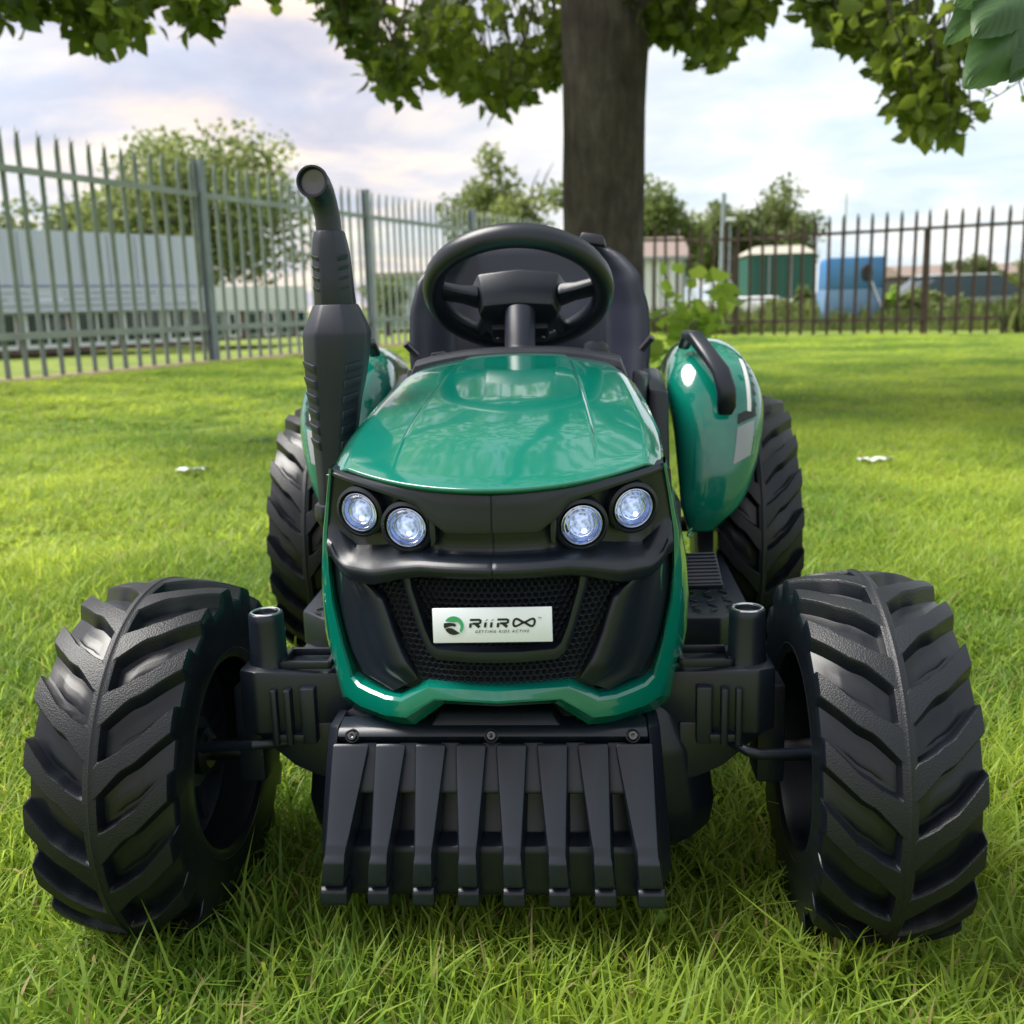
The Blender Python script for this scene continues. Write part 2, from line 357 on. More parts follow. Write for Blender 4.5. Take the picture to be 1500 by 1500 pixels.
def field(y0, y1, sp, sc0, sc1):
    P = []
    n0 = int((.56*(y1*y1-y0*y0)+.7*(y1-y0))/sp**2*1.25); hm = .56*y1+.35
    y = np.sqrt(rng.uniform(y0*y0, y1*y1, n0*2)); P = np.stack([rng.uniform(-hm, hm, n0*2), y], -1); P = P[np.abs(P[:, 0]) < .56*P[:, 1]+.35][:n0]
    d = (P[:, 0]-P1.x)*LN.x+(P[:, 1]-P1.y)*LN.y; e = (P[:, 0]-Q1.x)*RN.x+(P[:, 1]-Q1.y)*RN.y
    keep = (d < -.2) & (e < -.1); P = P[keep]; n = len(P)
    s = rng.uniform(sc0, sc1, n)
    return P, s
allP = []; allS = []; allH = []
for a in ((.42, 2.2, .031, .8, 1.15, 1.0), (2.2, 4.5, .044, 1.1, 1.5, .62), (4.5, 9, .07, 1.6, 2.1, .32), (9, 18.5, .11, 2.6, 3.3, .15)):
    P, s = field(*a[:5]); allP.append(P); allS.append(s); allH.append(np.full(len(P), a[5]))
P = np.concatenate(allP); S = np.concatenate(allS); H = np.concatenate(allH); n = len(P)
nz = np.array([noise.noise(Vector((x*2.3, y*2.3, 0))) for x, y in P])
idx = np.where(rng.random(n) < .13, rng.integers(7, 10, n), rng.integers(0, 7, n))
zz = gz(P[:, 0], P[:, 1])
scl = np.stack([S, S, S*H*(1+.35*nz)], -1); rot = np.stack([rng.uniform(-.12, .12, n), rng.uniform(-.12, .12, n), rng.uniform(0, 6.28, n)], -1)
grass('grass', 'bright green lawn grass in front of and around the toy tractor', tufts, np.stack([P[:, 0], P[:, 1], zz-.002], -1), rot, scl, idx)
# ------------------------------------------------------------------ the toy tractor (u = x to picture right, v = y to the back, z up)
T = empty('toy_tractor', (-.010, .854, 0), rad(-3.75))
tag(T, 'green and black ride-on toy tractor on the lawn with its lamps lit', 'toy tractor')
def nv(u): return -.090 + 3.2*u*u
# --- tyres: chevron lugs modelled on the surface
def tyre_mesh(name, R, hw, nl, lug):
    pitch = 2*math.pi/nl
    base = [0, .012, .19, .37, .385, .41, .44, .50, .53, .62, .72, .80, .90, .97, .99]   # lug top, flank, floor, inner block, floor, flank
    brk = sorted(set([round(b % 1, 4) for b in base] + [round((b+.5) % 1, 4) for b in base]))
    def th(w): return lerp(w, [(0, .38), (.10, .46), (.20, .39), (.36, .30), (.6, .31), (1, .38)])
    def h(q, w):
        blk = .05*nsm((w-.24)/.10)*(1-nsm((w-.68)/.10))
        return lerp(q, [(0, 1), (.37, 1), (.385, .93), (.44, .03), (.50, .02), (.53, .02+blk), (.72, .02+blk*.8), (.80, .02), (.90, .05), (.97, .75), (.99, .97), (1, 1)])
    def place(q, w):
        t_ = th(w); return q/.38*t_ if q < .38 else t_+(q-.38)/.62*(1-t_)
    # across: q list of (w fraction, radius drop, kind)
    rows = []
    ws = [.0, .028, .06, .095, .12, .16, .22, .27, .295, .32, .36, .42, .48, .54, .60, .66, .685, .71, .78, .86, .93, .98, 1.0]
    prof = [(x, hw*x, -.055*R*x**2.2, 1.0) for x in ws]
    side = [(1.02, hw*1.015, -.064*R, .95), (1.04, hw*1.03, -.085*R, .8), (1.06, hw*1.03, -.11*R, .45), (1.08, hw*1.02, -.15*R, .0), (1.1, hw*1.02, -.22*R, 0), (1.1, hw*1.0, -.30*R, 0), (1.1, hw*.97, -.36*R, 0), (1.1, hw*.93, -.385*R, 0), (1.1, hw*.80, -.39*R, 0), (1.1, hw*.3, -.39*R, 0)]
    half = prof+side
    allr = [(-1, *p) for p in half[::-1]] + [(1, *p) for p in half[1:]]
    V = []; A = []; nth = nl*len(brk)
    arm = [(0, 0), (.12, .006), (.40, .024), (.58, .030), (1, .054), (1.1, .058)]
    k = R/.155
    for (sg, w, x, dr, lw) in allr:
        sh = lerp(w, arm)*k/R
        for L in range(nl):
            for b in brk:
                q = b if sg < 0 else (b+.5) % 1
                ph = place(q, w); off = ph-q                # columns follow the lug's outline
                t = (L+b+off)*pitch + sh
                hh = float(h(q, w))
                if w < .07: hh = max(hh, 1.0)
                elif w < .10: hh = max(hh, .93)
                r = R + dr - lug*(1-hh*lw) if lw > 0 else R+dr-lug*.9
                if .0 < w < .03: r -= 0
                if w == 0: r += .0012
                V.append((x*sg, -r*math.cos(t), r*math.sin(t))); A.append(hh if w <= 1 else 0)
    m = len(allr); F = [(i*nth+j, (i+1)*nth+j, (i+1)*nth+(j+1) % nth, i*nth+(j+1) % nth) for i in range(m-1) for j in range(nth)]
    me = bpy.data.meshes.new(name); me.from_pydata(V, [], F); me.materials.append(M['tyre'])
    a = me.attributes.new('lug', 'FLOAT', 'POINT'); a.data.foreach_set('value', A)
    b = bmesh.new(); b.from_mesh(me); bmesh.ops.recalc_face_normals(b, faces=b.faces); b.to_mesh(me); b.free()
    me.shade_smooth(); me.set_sharp_from_angle(angle=rad(38)); return me
tf = tyre_mesh('front_tyre', .157, .0575, 18, .0125); tr = tyre_mesh('rear_tyre', .202, .058, 20, .0135)
def wheel(side, u, v, R, hw, tm, steer=0):
    s = -side                                            # towards the tractor
    mb = MB()
    prof = [(.60*R, .90*hw), (.615*R, .97*hw), (.595*R, .99*hw), (.57*R, .90*hw), (.55*R, .35*hw), (.50*R, .22*hw), (.30*R, .18*hw), (.24*R, .30*hw), (.20*R, .42*hw), (.0001, .42*hw)]
    mb.lathe([(r, h*s) for r, h in prof], (0, 0, 0), axis=0, n=64, cap=False)
    mb.lathe([(r, -h*s) for r, h in prof], (0, 0, 0), axis=0, n=64, cap=False)
    o = mb.out('wheel', M['black'], T, smooth=40); o.location = (u, v, R-.006); o.rotation_euler = (0, 0, steer)
    t = link('tyre', tm, None, o)
    if side > 0: t.rotation_euler = (0, 0, 0)
    hub = MB(); hub.lathe([(.0001, .0), (.021, .0), (.021, .008), (.015, .012), (.0001, .012)], (0, 0, 0), axis=0, n=28, cap=False)
    hb = hub.out('hub_cap', M['steel'], o); hb.location = (s*hw*.42, 0, 0); hb.scale = (s, 1, 1)
    for k in range(10):
        a = 2*math.pi*k/10; b = MB(); b.box(-.004, .006, -.006, .006, -.03, .03)
        sp_ = b.out('rim_rib', M['black2'], o, bevel=.0015); sp_.location = (s*hw*.18, .40*R*math.cos(a), .40*R*math.sin(a)); sp_.rotation_euler = (a+math.pi/2, 0, 0)
    return o
for sd_ in (-1, 1):
    wheel(sd_, sd_*.3055, 0, .157, .0575, tf, rad(-1))
    wheel(sd_, sd_*.319, .735, .202, .058, tr)
# --- hood
HB = .33
def hood_pt(a, b):
    """a 0..1 across, b 0..1 front to back"""
    t0 = 2*a-1; cr = .45+.14*(1-b); at0 = abs(t0)      # columns follow the crease
    t = math.copysign(at0/.5*cr if at0 < .5 else cr+(at0-.5)/.5*(1-cr), t0)
    wf = lerp(b, [(0, .1335), (.1, .137), (.25, .1385), (.6, .132), (.9, .124), (1, .118)])
    u = t*wf; vf = -.094 + 3.7*u*u; vb = HB - .028*abs(t)**3
    v = vf + (vb-vf)*b
    zc = lerp(b, [(0, .4025), (.02, .4065), (.08, .415), (.2, .431), (.4, .450), (.7, .470), (.9, .480), (1, .4825)])
    ze = lerp(b, [(0, .4155), (.05, .421), (.2, .431), (.5, .449), (.8, .464), (1, .468)])
    k = abs(t)**2.3; z = zc*(1-k)+ze*k
    lift = .0024*nsm((b-.03)/.25)
    if at0 <= .5: z += lift
    elif at0 < .52: z += lift*(1-(at0-.5)/.02)
    if at0 > .87: z -= .010*((at0-.87)/.13)**1.4
    # shallow oval emboss at the back of the hood
    d = ((u/.062)**2+((b-.83)/.085)**2)
    z -= .0005*(1-nsm((d-.8)/.25))
    return (u, v, z)
cr_t = [0, .08, .16, .24, .30, .36, .42, .46, .485, .497, .50, .505, .512, .52, .525, .54, .57, .61, .64, .68, .74, .80, .85, .87, .885, .91, .94, .97, 1]
tt = sorted(set([-x for x in cr_t]+cr_t)); us = [(x+1)/2 for x in tt]
vb_ = [0, .004, .012, .025, .045, .08, .12, .17, .22, .28, .34, .4, .46, .52, .58, .64, .70, .73, .75, .77, .80, .83, .86, .89, .91, .93, .95, .97, .99, 1]
hood = gridobj('hood', hood_pt, 0, 0, M['green'], T, us=us, vs_=vb_, smooth=28, thick=.004)
for sg in (-1, 1):                         # hood skirts
    def skirt(a, b, sg=sg):
        p = hood_pt(.5+.5*sg, a); k = b
        return (p[0]+sg*.004*math.sin(math.pi*min(1, k*1.2))*.8, p[1]+.001, p[2]-.004*0-k*.10)
    gridobj('hood_side', skirt, 24, 8, M['green'], T, smooth=40, thick=.002*sg)
    mb = MB(); pts = [hood_pt(.5+sg*.44+sg*.01*(1-b), b) for b in np.linspace(.02, .98, 14)]
    mb.tube([(p[0], p[1], p[2]+.0002) for p in pts], .0008, 6); mb.out('panel_gap', M['dark'], T)
# vent row at the hood's back edge
for k in range(14):
    t = (k-6.5)/6.5*.40; p = hood_pt(.5+t/2, .975); mb = MB(); mb.box(-.0022, .0022, -.003, .003, -.001, .0007)
    o = mb.out('vent_slot', M['dark'], T, bevel=.0004); o.location = p
# --- green frame round the nose
outer = [(.1385, .4135), (.1450, .385), (.1525, .354), (.158, .325), (.1602, .295), (.1585, .262), (.150, .221), (.146, .2045), (.129, .1985), (.094, .1975), (.072, .2010), (.0450, .2238), (0, .2238)]
inner = [(.1345, .4130), (.139, .385), (.1430, .358), (.1435, .325), (.1415, .298), (.134, .262), (.1255, .236), (.118, .2315), (.108, .2300), (.095, .2280), (.081, .2290), (.0570, .2445), (0, .2445)]
def band(name, outl, innl, m, prof, sa=38):
    pr = list(zip(outl, innl)); full = [((-a[0], a[1]), (-b[0], b[1])) for a, b in pr] + [(a, b) for a, b in pr[::-1][1:]]
    V = []
    for (o_, i_) in full:
        for (k, dv) in prof:
            u = i_[0]+(o_[0]-i_[0])*k; z = i_[1]+(o_[1]-i_[1])*k; V.append((u, nv(u)+dv, z))
    c = len(prof); F = [(i*c+j, (i+1)*c+j, (i+1)*c+j+1, i*c+j+1) for i in range(len(full)-1) for j in range(c-1)]
    return meshobj(name, V, F, m, T, smooth=sa)
band('front_frame', outer, inner, M['green'], [(0, .022), (.0, .006), (.03, .001), (.10, -.002), (.45, -.004), (.55, -.0035), (.88, .010), (1, .014), (1.03, .022), (1.05, .06), (1.0, .16), (.9, .40)], 22)
# --- headlight fascia (one moulded black panel)
def zt(u): return lerp(abs(u), [(0, .4025), (.05, .4045), (.09, .4075), (.12, .4120), (.14, .4155)])
def zvb(u): return lerp(abs(u), [(0, .3690), (.036, .3690), (.052, .3810), (.058, .390), (.075, .3945), (.10, .400), (.125, .4045), (.14, .408)])
def zls(u): return lerp(abs(u), [(0, .3495), (.045, .3495), (.065, .353), (.095, .3475), (.118, .3445), (.128, .353), (.14, .366)])
def zlf(u): return lerp(abs(u), [(0, .3430), (.058, .3435), (.075, .3405), (.10, .3340), (.125, .3335), (.134, .339), (.14, .350)])
def zlb(u): return lerp(abs(u), [(0, .3340), (.058, .3335), (.075, .3300), (.10, .3215), (.122, .3215), (.132, .327), (.14, .338)])
def fas(a, b):
    u = (2*a-1)*lerp(b, [(0, .1345), (.15, .136), (.4, .1425), (1, .1435)]); au = abs(u)
    T_, B_, S_, F_, L_ = zt(u), zvb(u), zls(u), zlf(u), zlb(u)
    dep = lerp(au, [(0, .010), (.045, .012), (.06, .018), (.12, .016), (.134, .004), (.14, .0)])
    rows = [(T_, .012), (T_-.0015, .001), (T_-.004, -.0005), (B_+.003, -.0015), (B_+.0006, -.001), (B_-.0004, .002), (B_-.001, dep*.8), ((B_+S_)/2, dep), (S_+.004, dep*.95), (S_+.001, dep*.7), (F_+.004, -.004), (F_+.0015, -.007), (F_-.0005, -.0085), (F_-.003, -.0085), (L_+.0015, -.006), (L_, -.003), (L_-.0006, .004), (L_-.001, .014)]
    i = b*(len(rows)-1); i0 = int(min(len(rows)-2, i)); f = i-i0
    z = rows[i0][0]*(1-f)+rows[i0+1][0]*f; d = rows[i0][1]*(1-f)+rows[i0+1][1]*f
    seam = .0012*math.exp(-(u/.0009)**2)
    return (u, nv(u)+d+seam, z)
uu = sorted(set(list(np.linspace(0, 1, 71))+[.5-.0006/.281, .5+.0006/.281, .5-.0015/.281, .5+.0015/.281]))
gridobj('headlight_panel', fas, 0, 0, M['black'], T, us=uu, vs_=np.linspace(0, 1, 52), smooth=45)
# --- four round lamps
def lamp(u, z, r, dv, yaw):
    v = nv(u)+dv
    pod = MB(); pod.lathe([(r*1.30, .020), (r*1.36, .002), (r*1.34, -.002), (r*1.18, -.0035), (r*1.08, -.001), (r*1.04, .004), (r*1.02, .012)], (0, 0, 0), axis=1, n=48, cap=False)
    o = pod.out('headlight', M['black2'], T, smooth=40); o.location = (u, v, z); o.rotation_euler = (rad(8), 0, yaw)
    b = MB(); b.lathe([(r*1.03, -.002), (r*.98, .0005), (r*.90, .0035), (r*.88, .0055), (r*.74, .0070), (r*.72, .0085), (r*.60, .0095), (.0001, .0105)], (0, 0, 0), axis=1, n=40, cap=False)
    b.out('reflector', M['refl'], o, smooth=50)
    rg = MB()
    for rr, vv in ((1.0, -.0022), (.80, .0), (.56, .002)):
        rg.tube([(rr*r*math.cos(a), vv, rr*r*math.sin(a)) for a in np.linspace(0, 2*math.pi, 41)], .0005, 6, cap=False)
    rg.out('ring', M['chrome'], o)
    l = MB(); l.lathe([(r*1.0, -.0006), (r*.97, -.003), (r*.8, -.0055), (r*.5, -.008), (r*.25, -.0092), (.0001, -.0096)], (0, 0, 0), axis=1, n=40, cap=False)
    l.out('lens', M['glass'], o, smooth=60)
    bb = MB(); bb.lathe([(.0001, -.0012), (r*.15, -.0008), (r*.32, .0008), (r*.46, .0035), (r*.54, .0070), (r*.55, .0100)], (0, 0, 0), axis=1, n=20, cap=False)
    bb = bb.out('projector', M['ball'], o, smooth=60); bb.location = (0, 0, -.05*r)
    q = MB(); q.lathe([(.0001, -.0022), (r*.09, -.0018), (r*.12, -.0008)], (0, 0, 0), axis=1, n=12, cap=False); q = q.out('bulb', M['bulb'], o); q.location = (.10*r, 0, -.28*r)
for sg in (-1, 1):
    lamp(sg*.0685, .3715, .0158, .0050, sg*rad(10)); lamp(sg*.1095, .3800, .0158, .003, sg*rad(20))
# lamp brackets (slanted black cheeks beside the inner lamps)
for sg in (-1, 1):
    mb = MB(); P_ = [(sg*.0440, .383), (sg*.0495, .388), (sg*.0485, .356), (sg*.0445, .361)]
    mb.prism([(p[0], p[1]) for p in P_], 1, nv(.050)+.000, nv(.050)+.016); mb.out('lamp_bracket', M['black'], T, bevel=.0015)
# --- grille: backing, honeycomb, cheeks, plate frame
gridobj('grille_back', lambda a, b: ((2*a-1)*.138, nv((2*a-1)*.138)+.0175, .232+.11*b), 30, 6, M['dark'], T)
def in_grille(u, z):
    au = abs(u); lim = lerp(z, [(.243, .064), (.262, .072), (.296, .086), (.311, .092), (.323, .115), (.333, .13)])
    return au < lim and .2455 < z < .334
mb = MB(); pc = .0053; rh = pc/math.sqrt(3)
for j in range(-2, 24):
    for i in range(-28, 29):
        u = (i+.5*(j % 2))*pc; z = .243+j*pc*.866
        if not in_grille(u, z): continue
        R1, R2_, R3 = rh*1.0, rh*.80, rh*.70; v0 = nv(u)+.0105
        ring = lambda R, dv: [(u+R*math.sin(math.pi/3*k), v0+dv+(nv(u+R*math.sin(math.pi/3*k))-nv(u)), z+R*math.cos(math.pi/3*k)) for k in range(6)]
        mb.loop([ring(R1, .001), ring(R1*.93, 0), ring(R2_, .0002), ring(R3, .0035), ring(R3*.3, .0045)], cap=False)
tag(mb.out('honeycomb_mesh', M['black'], T, smooth=0, recalc=False), kind='stuff')
for sg in (-1, 1):
    # cheek: ruled surface between the honeycomb edge and the frame
    ci_ = [(.118, .3300), (.108, .3220), (.0985, .3165), (.0915, .3100), (.0875, .2990), (.0825, .2830), (.0760, .2670), (.0705, .2560), (.0660, .2450)]
    co_ = [(.1400, .3400), (.1425, .3300), (.1430, .3190), (.1420, .3060), (.1390, .2900), (.1350, .2720), (.1290, .2540), (.1190, .2380), (.0880, .2310)]
    pf = [(0, .016), (.0, .006), (.03, .0015), (.08, -.001), (.18, -.0015), (.30, -.001), (.42, .001), (.46, .0055), (.62, .007), (.80, .006), (.93, .006), (1.0, .011), (1.04, .02)]
    def chk(a, b, sg=sg):
        i = a*8; i0 = min(7, int(i)); f = i-i0
        A = (ci_[i0][0]*(1-f)+ci_[i0+1][0]*f, ci_[i0][1]*(1-f)+ci_[i0+1][1]*f); B = (co_[i0][0]*(1-f)+co_[i0+1][0]*f, co_[i0][1]*(1-f)+co_[i0+1][1]*f)
        j = b*(len(pf)-1); j0 = min(len(pf)-2, int(j)); g = j-j0; k = pf[j0][0]*(1-g)+pf[j0+1][0]*g; d = pf[j0][1]*(1-g)+pf[j0+1][1]*g
        if a > .85: d = d*(1-(a-.85)/.15)+.006*(a-.85)/.15
        u = A[0]+(B[0]-A[0])*k; return (sg*u, nv(u)+d, A[1]+(B[1]-A[1])*k)
    gridobj('grille_cheek', chk, 33, 25, M['black'], T, smooth=50)
uo = [(.0755, .3335), (.072, .321), (.0610, .2840), (.0550, .2710), (.0475, .2655), (.02, .2650), (0, .2650)]
ui = [(.0665, .3335), (.0650, .323), (.0560, .2930), (.0510, .2805), (.0460, .2765), (.02, .2760), (0, .2760)]
pr_ = list(zip(uo, ui)); full = [((-a[0], a[1]), (-b[0], b[1])) for a, b in pr_]+[(a, b) for a, b in pr_[::-1][1:]]
V = []; pfl = [(0, .012), (0, .0), (.10, -.003), (.5, -.0035), (.9, -.002), (1, .002), (1, .012)]
for o_, i_ in full:
    for k, dv in pfl:
        u = i_[0]+(o_[0]-i_[0])*k; V.append((u, nv(u)+dv, i_[1]+(o_[1]-i_[1])*k))
c = len(pfl); F = [(i*c+j, (i+1)*c+j, (i+1)*c+j+1, i*c+j+1) for i in range(len(full)-1) for j in range(c-1)]
meshobj('grille_frame', V, F, M['black'], T, smooth=40)
# --- name plate with its printing
PL = MB(); PL.box(-.0465, .0465, -.0012, .0012, -.0138, .0138); plate = PL.out('name_plate', M['plate'], T, bevel=.0006)
plate.location = (-.0016, -.0925, .2975); plate.rotation_euler = (rad(-3), rad(-.4), 0)
K = .0000895
def px(x, y): return ((x-727)*K, (330-y)*K)
def flat(name, polys, m, dv=-.0016):
    V = []; F = []
    for p in polys:
        k = len(V); V += [(*[px(*q)[0]], dv, px(*q)[1]) for q in p]; F.append(tuple(range(k, k+len(p))))
    o = meshobj(name, V, F, m, plate, smooth=0, recalc=False); md = o.modifiers.new('t', 'SOLIDIFY'); md.thickness = .0002; return o
def arc(cx_, cy_, r, a0, a1, n=20): return [(cx_+r*math.cos(rad(a)), cy_-r*math.sin(rad(a))) for a in np.linspace(a0, a1, n)]
flat('emblem', [arc(392, 330, 86, 146, -48, 26) + arc(405, 338, 46, -35, 70, 12) + [(392, 297), (352, 292), (326, 290)]], M['inkg'])
flat('emblem', [[(308, 304), (360, 301), (398, 308), (414, 322), (404, 338), (385, 330), (352, 336), (308, 352), (304, 328)],
                [(312, 358), (345, 347), (378, 352), (404, 368), (445, 397)] + arc(392, 330, 80, -62, -160, 16)], M['ink'])
def sh(x, y): return (x+(330-y)*.16, y)      # slanted letters
def stroke(pts, w_, closed=False):
    P_ = [Vector(p) for p in pts]; n = len(P_); L_ = []; R2 = []
    for i in range(n):
        a = P_[i-1] if (i or closed) else P_[i]; b = P_[(i+1) % n] if (i < n-1 or closed) else P_[i]
        d1 = (P_[i]-a).normalized() if (P_[i]-a).length else (b-P_[i]).normalized(); d2 = (b-P_[i]).normalized() if (b-P_[i]).length else d1
        t = (d1+d2).normalized(); nn = Vector((-t.y, t.x)); s = w_/2/max(.5, nn.dot(Vector((-d1.y, d1.x))))
        L_.append(P_[i]+nn*s); R2.append(P_[i]-nn*s)
    q = []; r = range(n if closed else n-1)
    for i in r:
        j = (i+1) % n; q.append([sh(*L_[i]), sh(*L_[j]), sh(*R2[j]), sh(*R2[i])])
    return q
def letterR(x):
    return stroke([(x+9, 348), (x+9, 308)], 22)+stroke([(x-2, 279), (x+78, 279), (x+92, 287), (x+92, 304), (x+78, 313), (x+24, 313)], 19)+stroke([(x+52, 315), (x+90, 346)], 24)
lets = letterR(528)+stroke([(666, 348), (666, 303)], 21)+stroke([(718, 348), (718, 303)], 21)+letterR(768)
for x in (666, 718): lets += [[sh(x-6, 293), sh(x+12, 283), sh(x+16, 274), sh(x, 282)]]
inf = []
for t in np.linspace(0, 2*math.pi, 64, endpoint=False):
    c_, s_ = math.cos(t), math.sin(t); e1 = abs(c_)**.8*(1 if c_ > 0 else -1)
    inf.append((1000+92*e1, 308-30*math.sin(2*t)*(1.0+.12*abs(c_))))
lets += stroke(inf, 19, True)
flat('lettering', lets, M['ink'])
def text(name, s, size, loc, m, parent, shear=0, space=1.0, rx=90, ext=.0001, align='CENTER'):
    cu = bpy.data.curves.new(name, 'FONT'); cu.body = s; cu.size = size; cu.shear = shear; cu.space_character = space; cu.align_x = align; cu.extrude = ext; cu.resolution_u = 3
    ob = bpy.data.objects.new(name, cu); me = bpy.data.meshes.new_from_object(ob); bpy.data.objects.remove(ob)
    o = link(name, me, m, parent); o.location = loc; o.rotation_euler = (rad(rx), 0, 0); return o
text('lettering', 'GETTING KIDS ACTIVE', .0030, (px(808, 0)[0], -.0016, px(0, 395)[1]), M['ink'], plate, .25, 1.42)
text('lettering', 'TM', .0019, (px(1140, 0)[0], -.0016, px(0, 276)[1]), M['ink'], plate)
# --- lower nose and black body behind the blade
mb = MB()
secs = [(.222, .150, .010, .20), (.207, .156, -.012, .22), (.190, .164, -.022, .24), (.160, .1760, -.028, .25), (.100, .1850, -.022, .25), (.072, .1820, -.014, .25), (.055, .166, .000, .24), (.052, .140, .012, .22)]
rings = []
for z, hu, v0, v1 in secs:
    c_ = .02; rings.append([(-hu, v0+c_*1.6, z), (-hu+c_, v0+.006, z), (-hu+c_*2.4, v0, z), (hu-c_*2.4, v0, z), (hu-c_, v0+.006, z), (hu, v0+c_*1.6, z), (hu, v1, z), (-hu, v1, z)])
mb.loop(rings); mb.out('under_body', M['black'], T, bevel=.004, ang=12, smooth=50)
mb = MB(); mb.loop([[(-.062, -.058, .1960), (.052, -.058, .1960), (.052, -.03, .1960), (-.062, -.03, .1960)], [(-.052, -.050, .2080), (.042, -.050, .2080), (.042, -.03, .2080), (-.052, -.03, .2080)]]); mb.out('nose_block', M['black2'], T, bevel=.002)
# --- front blade with ribs
B = MB(); bw = .1385
pv = [(-.040, .2010), (-.060, .1985), (-.066, .1930), (-.056, .184), (-.062, .160), (-.066, .138), (-.072, .112), (-.090, .1075), (-.0915, .1040), (-.0915, .070), (-.090, .064), (-.055, .062), (-.040, .08)]
def bh(z): return lerp(z, [(.06, .1360), (.08, .1370), (.11, .1345), (.20, .1280)])
B.loop([[(bh(z)*k, v, z) for v, z in pv] for k in np.linspace(-1, 1, 3)]); blade = B.out('front_blade', M['black'], T, bevel=.0018, ang=14, smooth=40)
blade.location.x = -.0080
for k in range(8):                                  # eight ribs flaring towards the ground
    c0 = (k-3.5)/3.5*.1165; c1 = (k-3.5)/3.5*.1280
    r0 = [(-.0665, .1880), (-.0690, .1865), (-.1045, .1235), (-.1085, .1185), (-.1110, .1120), (-.1150, .1070), (-.1150, .0880), (-.1130, .0850), (-.094, .0850), (-.080, .10), (-.066, .150)]
    wid = {0: .0125, 1: .0125, 2: .0078, 3: .0072, 4: .0070, 5: .0075, 6: .0078, 7: .0076, 8: .0078, 9: .010, 10: .0125}
    q = MB(); ra = []; rb = []
    for i, (v, z) in enumerate(r0):
        f = (.188-z)/(.188-.085); c_ = c0+(c1-c0)*f; w_ = wid[i]*(1 if k not in (0, 7) else 1.2)
        ra.append((c_-w_, v, z)); rb.append((c_+w_, v, z))
    q.loop([ra, rb]); q.out('blade_rib', M['black'], blade, bevel=.0016, ang=10, smooth=40)
    w_ = .0088*(1.25 if k in (0, 7) else 1); q = MB()
    q.loop([[(c1*1.0-w_, v, z) for v, z in ((-.1085, .0825), (-.1125, .0795), (-.1130, .0690), (-.1100, .0660), (-.075, .0660), (-.075, .0800))], [(c1*1.0+w_, v, z) for v, z in ((-.1085, .0825), (-.1125, .0795), (-.1130, .0690), (-.1100, .0660), (-.075, .0660), (-.075, .0800))]])
    q.out('blade_tooth', M['black'], blade, bevel=.0016, ang=10, smooth=40)
for k in range(7):
    c_ = (k-3)*.0345; q = MB()
    ra = [(-.0620, .1865), (-.0800, .1535), (-.0807, .1500), (-.062, .142), (-.050, .178)]
    q.loop([[(c_-.0080*1.0, v, z) for v, z in ra], [(c_+.0080, v, z) for v, z in ra]]); q.out('blade_panel', M['black'], blade, bevel=.0010, smooth=40)
for u in (-.116, 0, .116):
    q = MB(); q.lathe([(.0001, -.0010), (.0018, -.0022), (.0034, -.0020), (.0036, 0)], (0, 0, 0), axis=1, n=20, cap=False); o = q.out('screw', M['steel'], blade); o.location = (u, -.0645, .1935); o.rotation_euler = (rad(-25), 0, 0)
    q = MB(); q.tube([(.0052*math.cos(a), 0, .0052*math.sin(a)) for a in np.linspace(0, 6.283, 21)], .0009, 6, cap=False); o = q.out('screw_collar', M['black'], blade); o.location = (u, -.0645, .1935); o.rotation_euler = (rad(-25), 0, 0)
for sg in (-1, 1):
    q = MB(); q.loop([[(sg*(bh(z)+.0005), v, z) for v, z in ((-.058, .199), (-.075, .165), (-.093, .11), (-.093, .07), (-.03, .07), (-.02, .199))], [(sg*(bh(z)+.011), v+.012, z) for v, z in ((-.058, .195), (-.070, .165), (-.082, .11), (-.080, .075), (-.03, .075), (-.02, .195))]])
    q.out('blade_end', M['black2'], blade, bevel=.0025, ang=10)
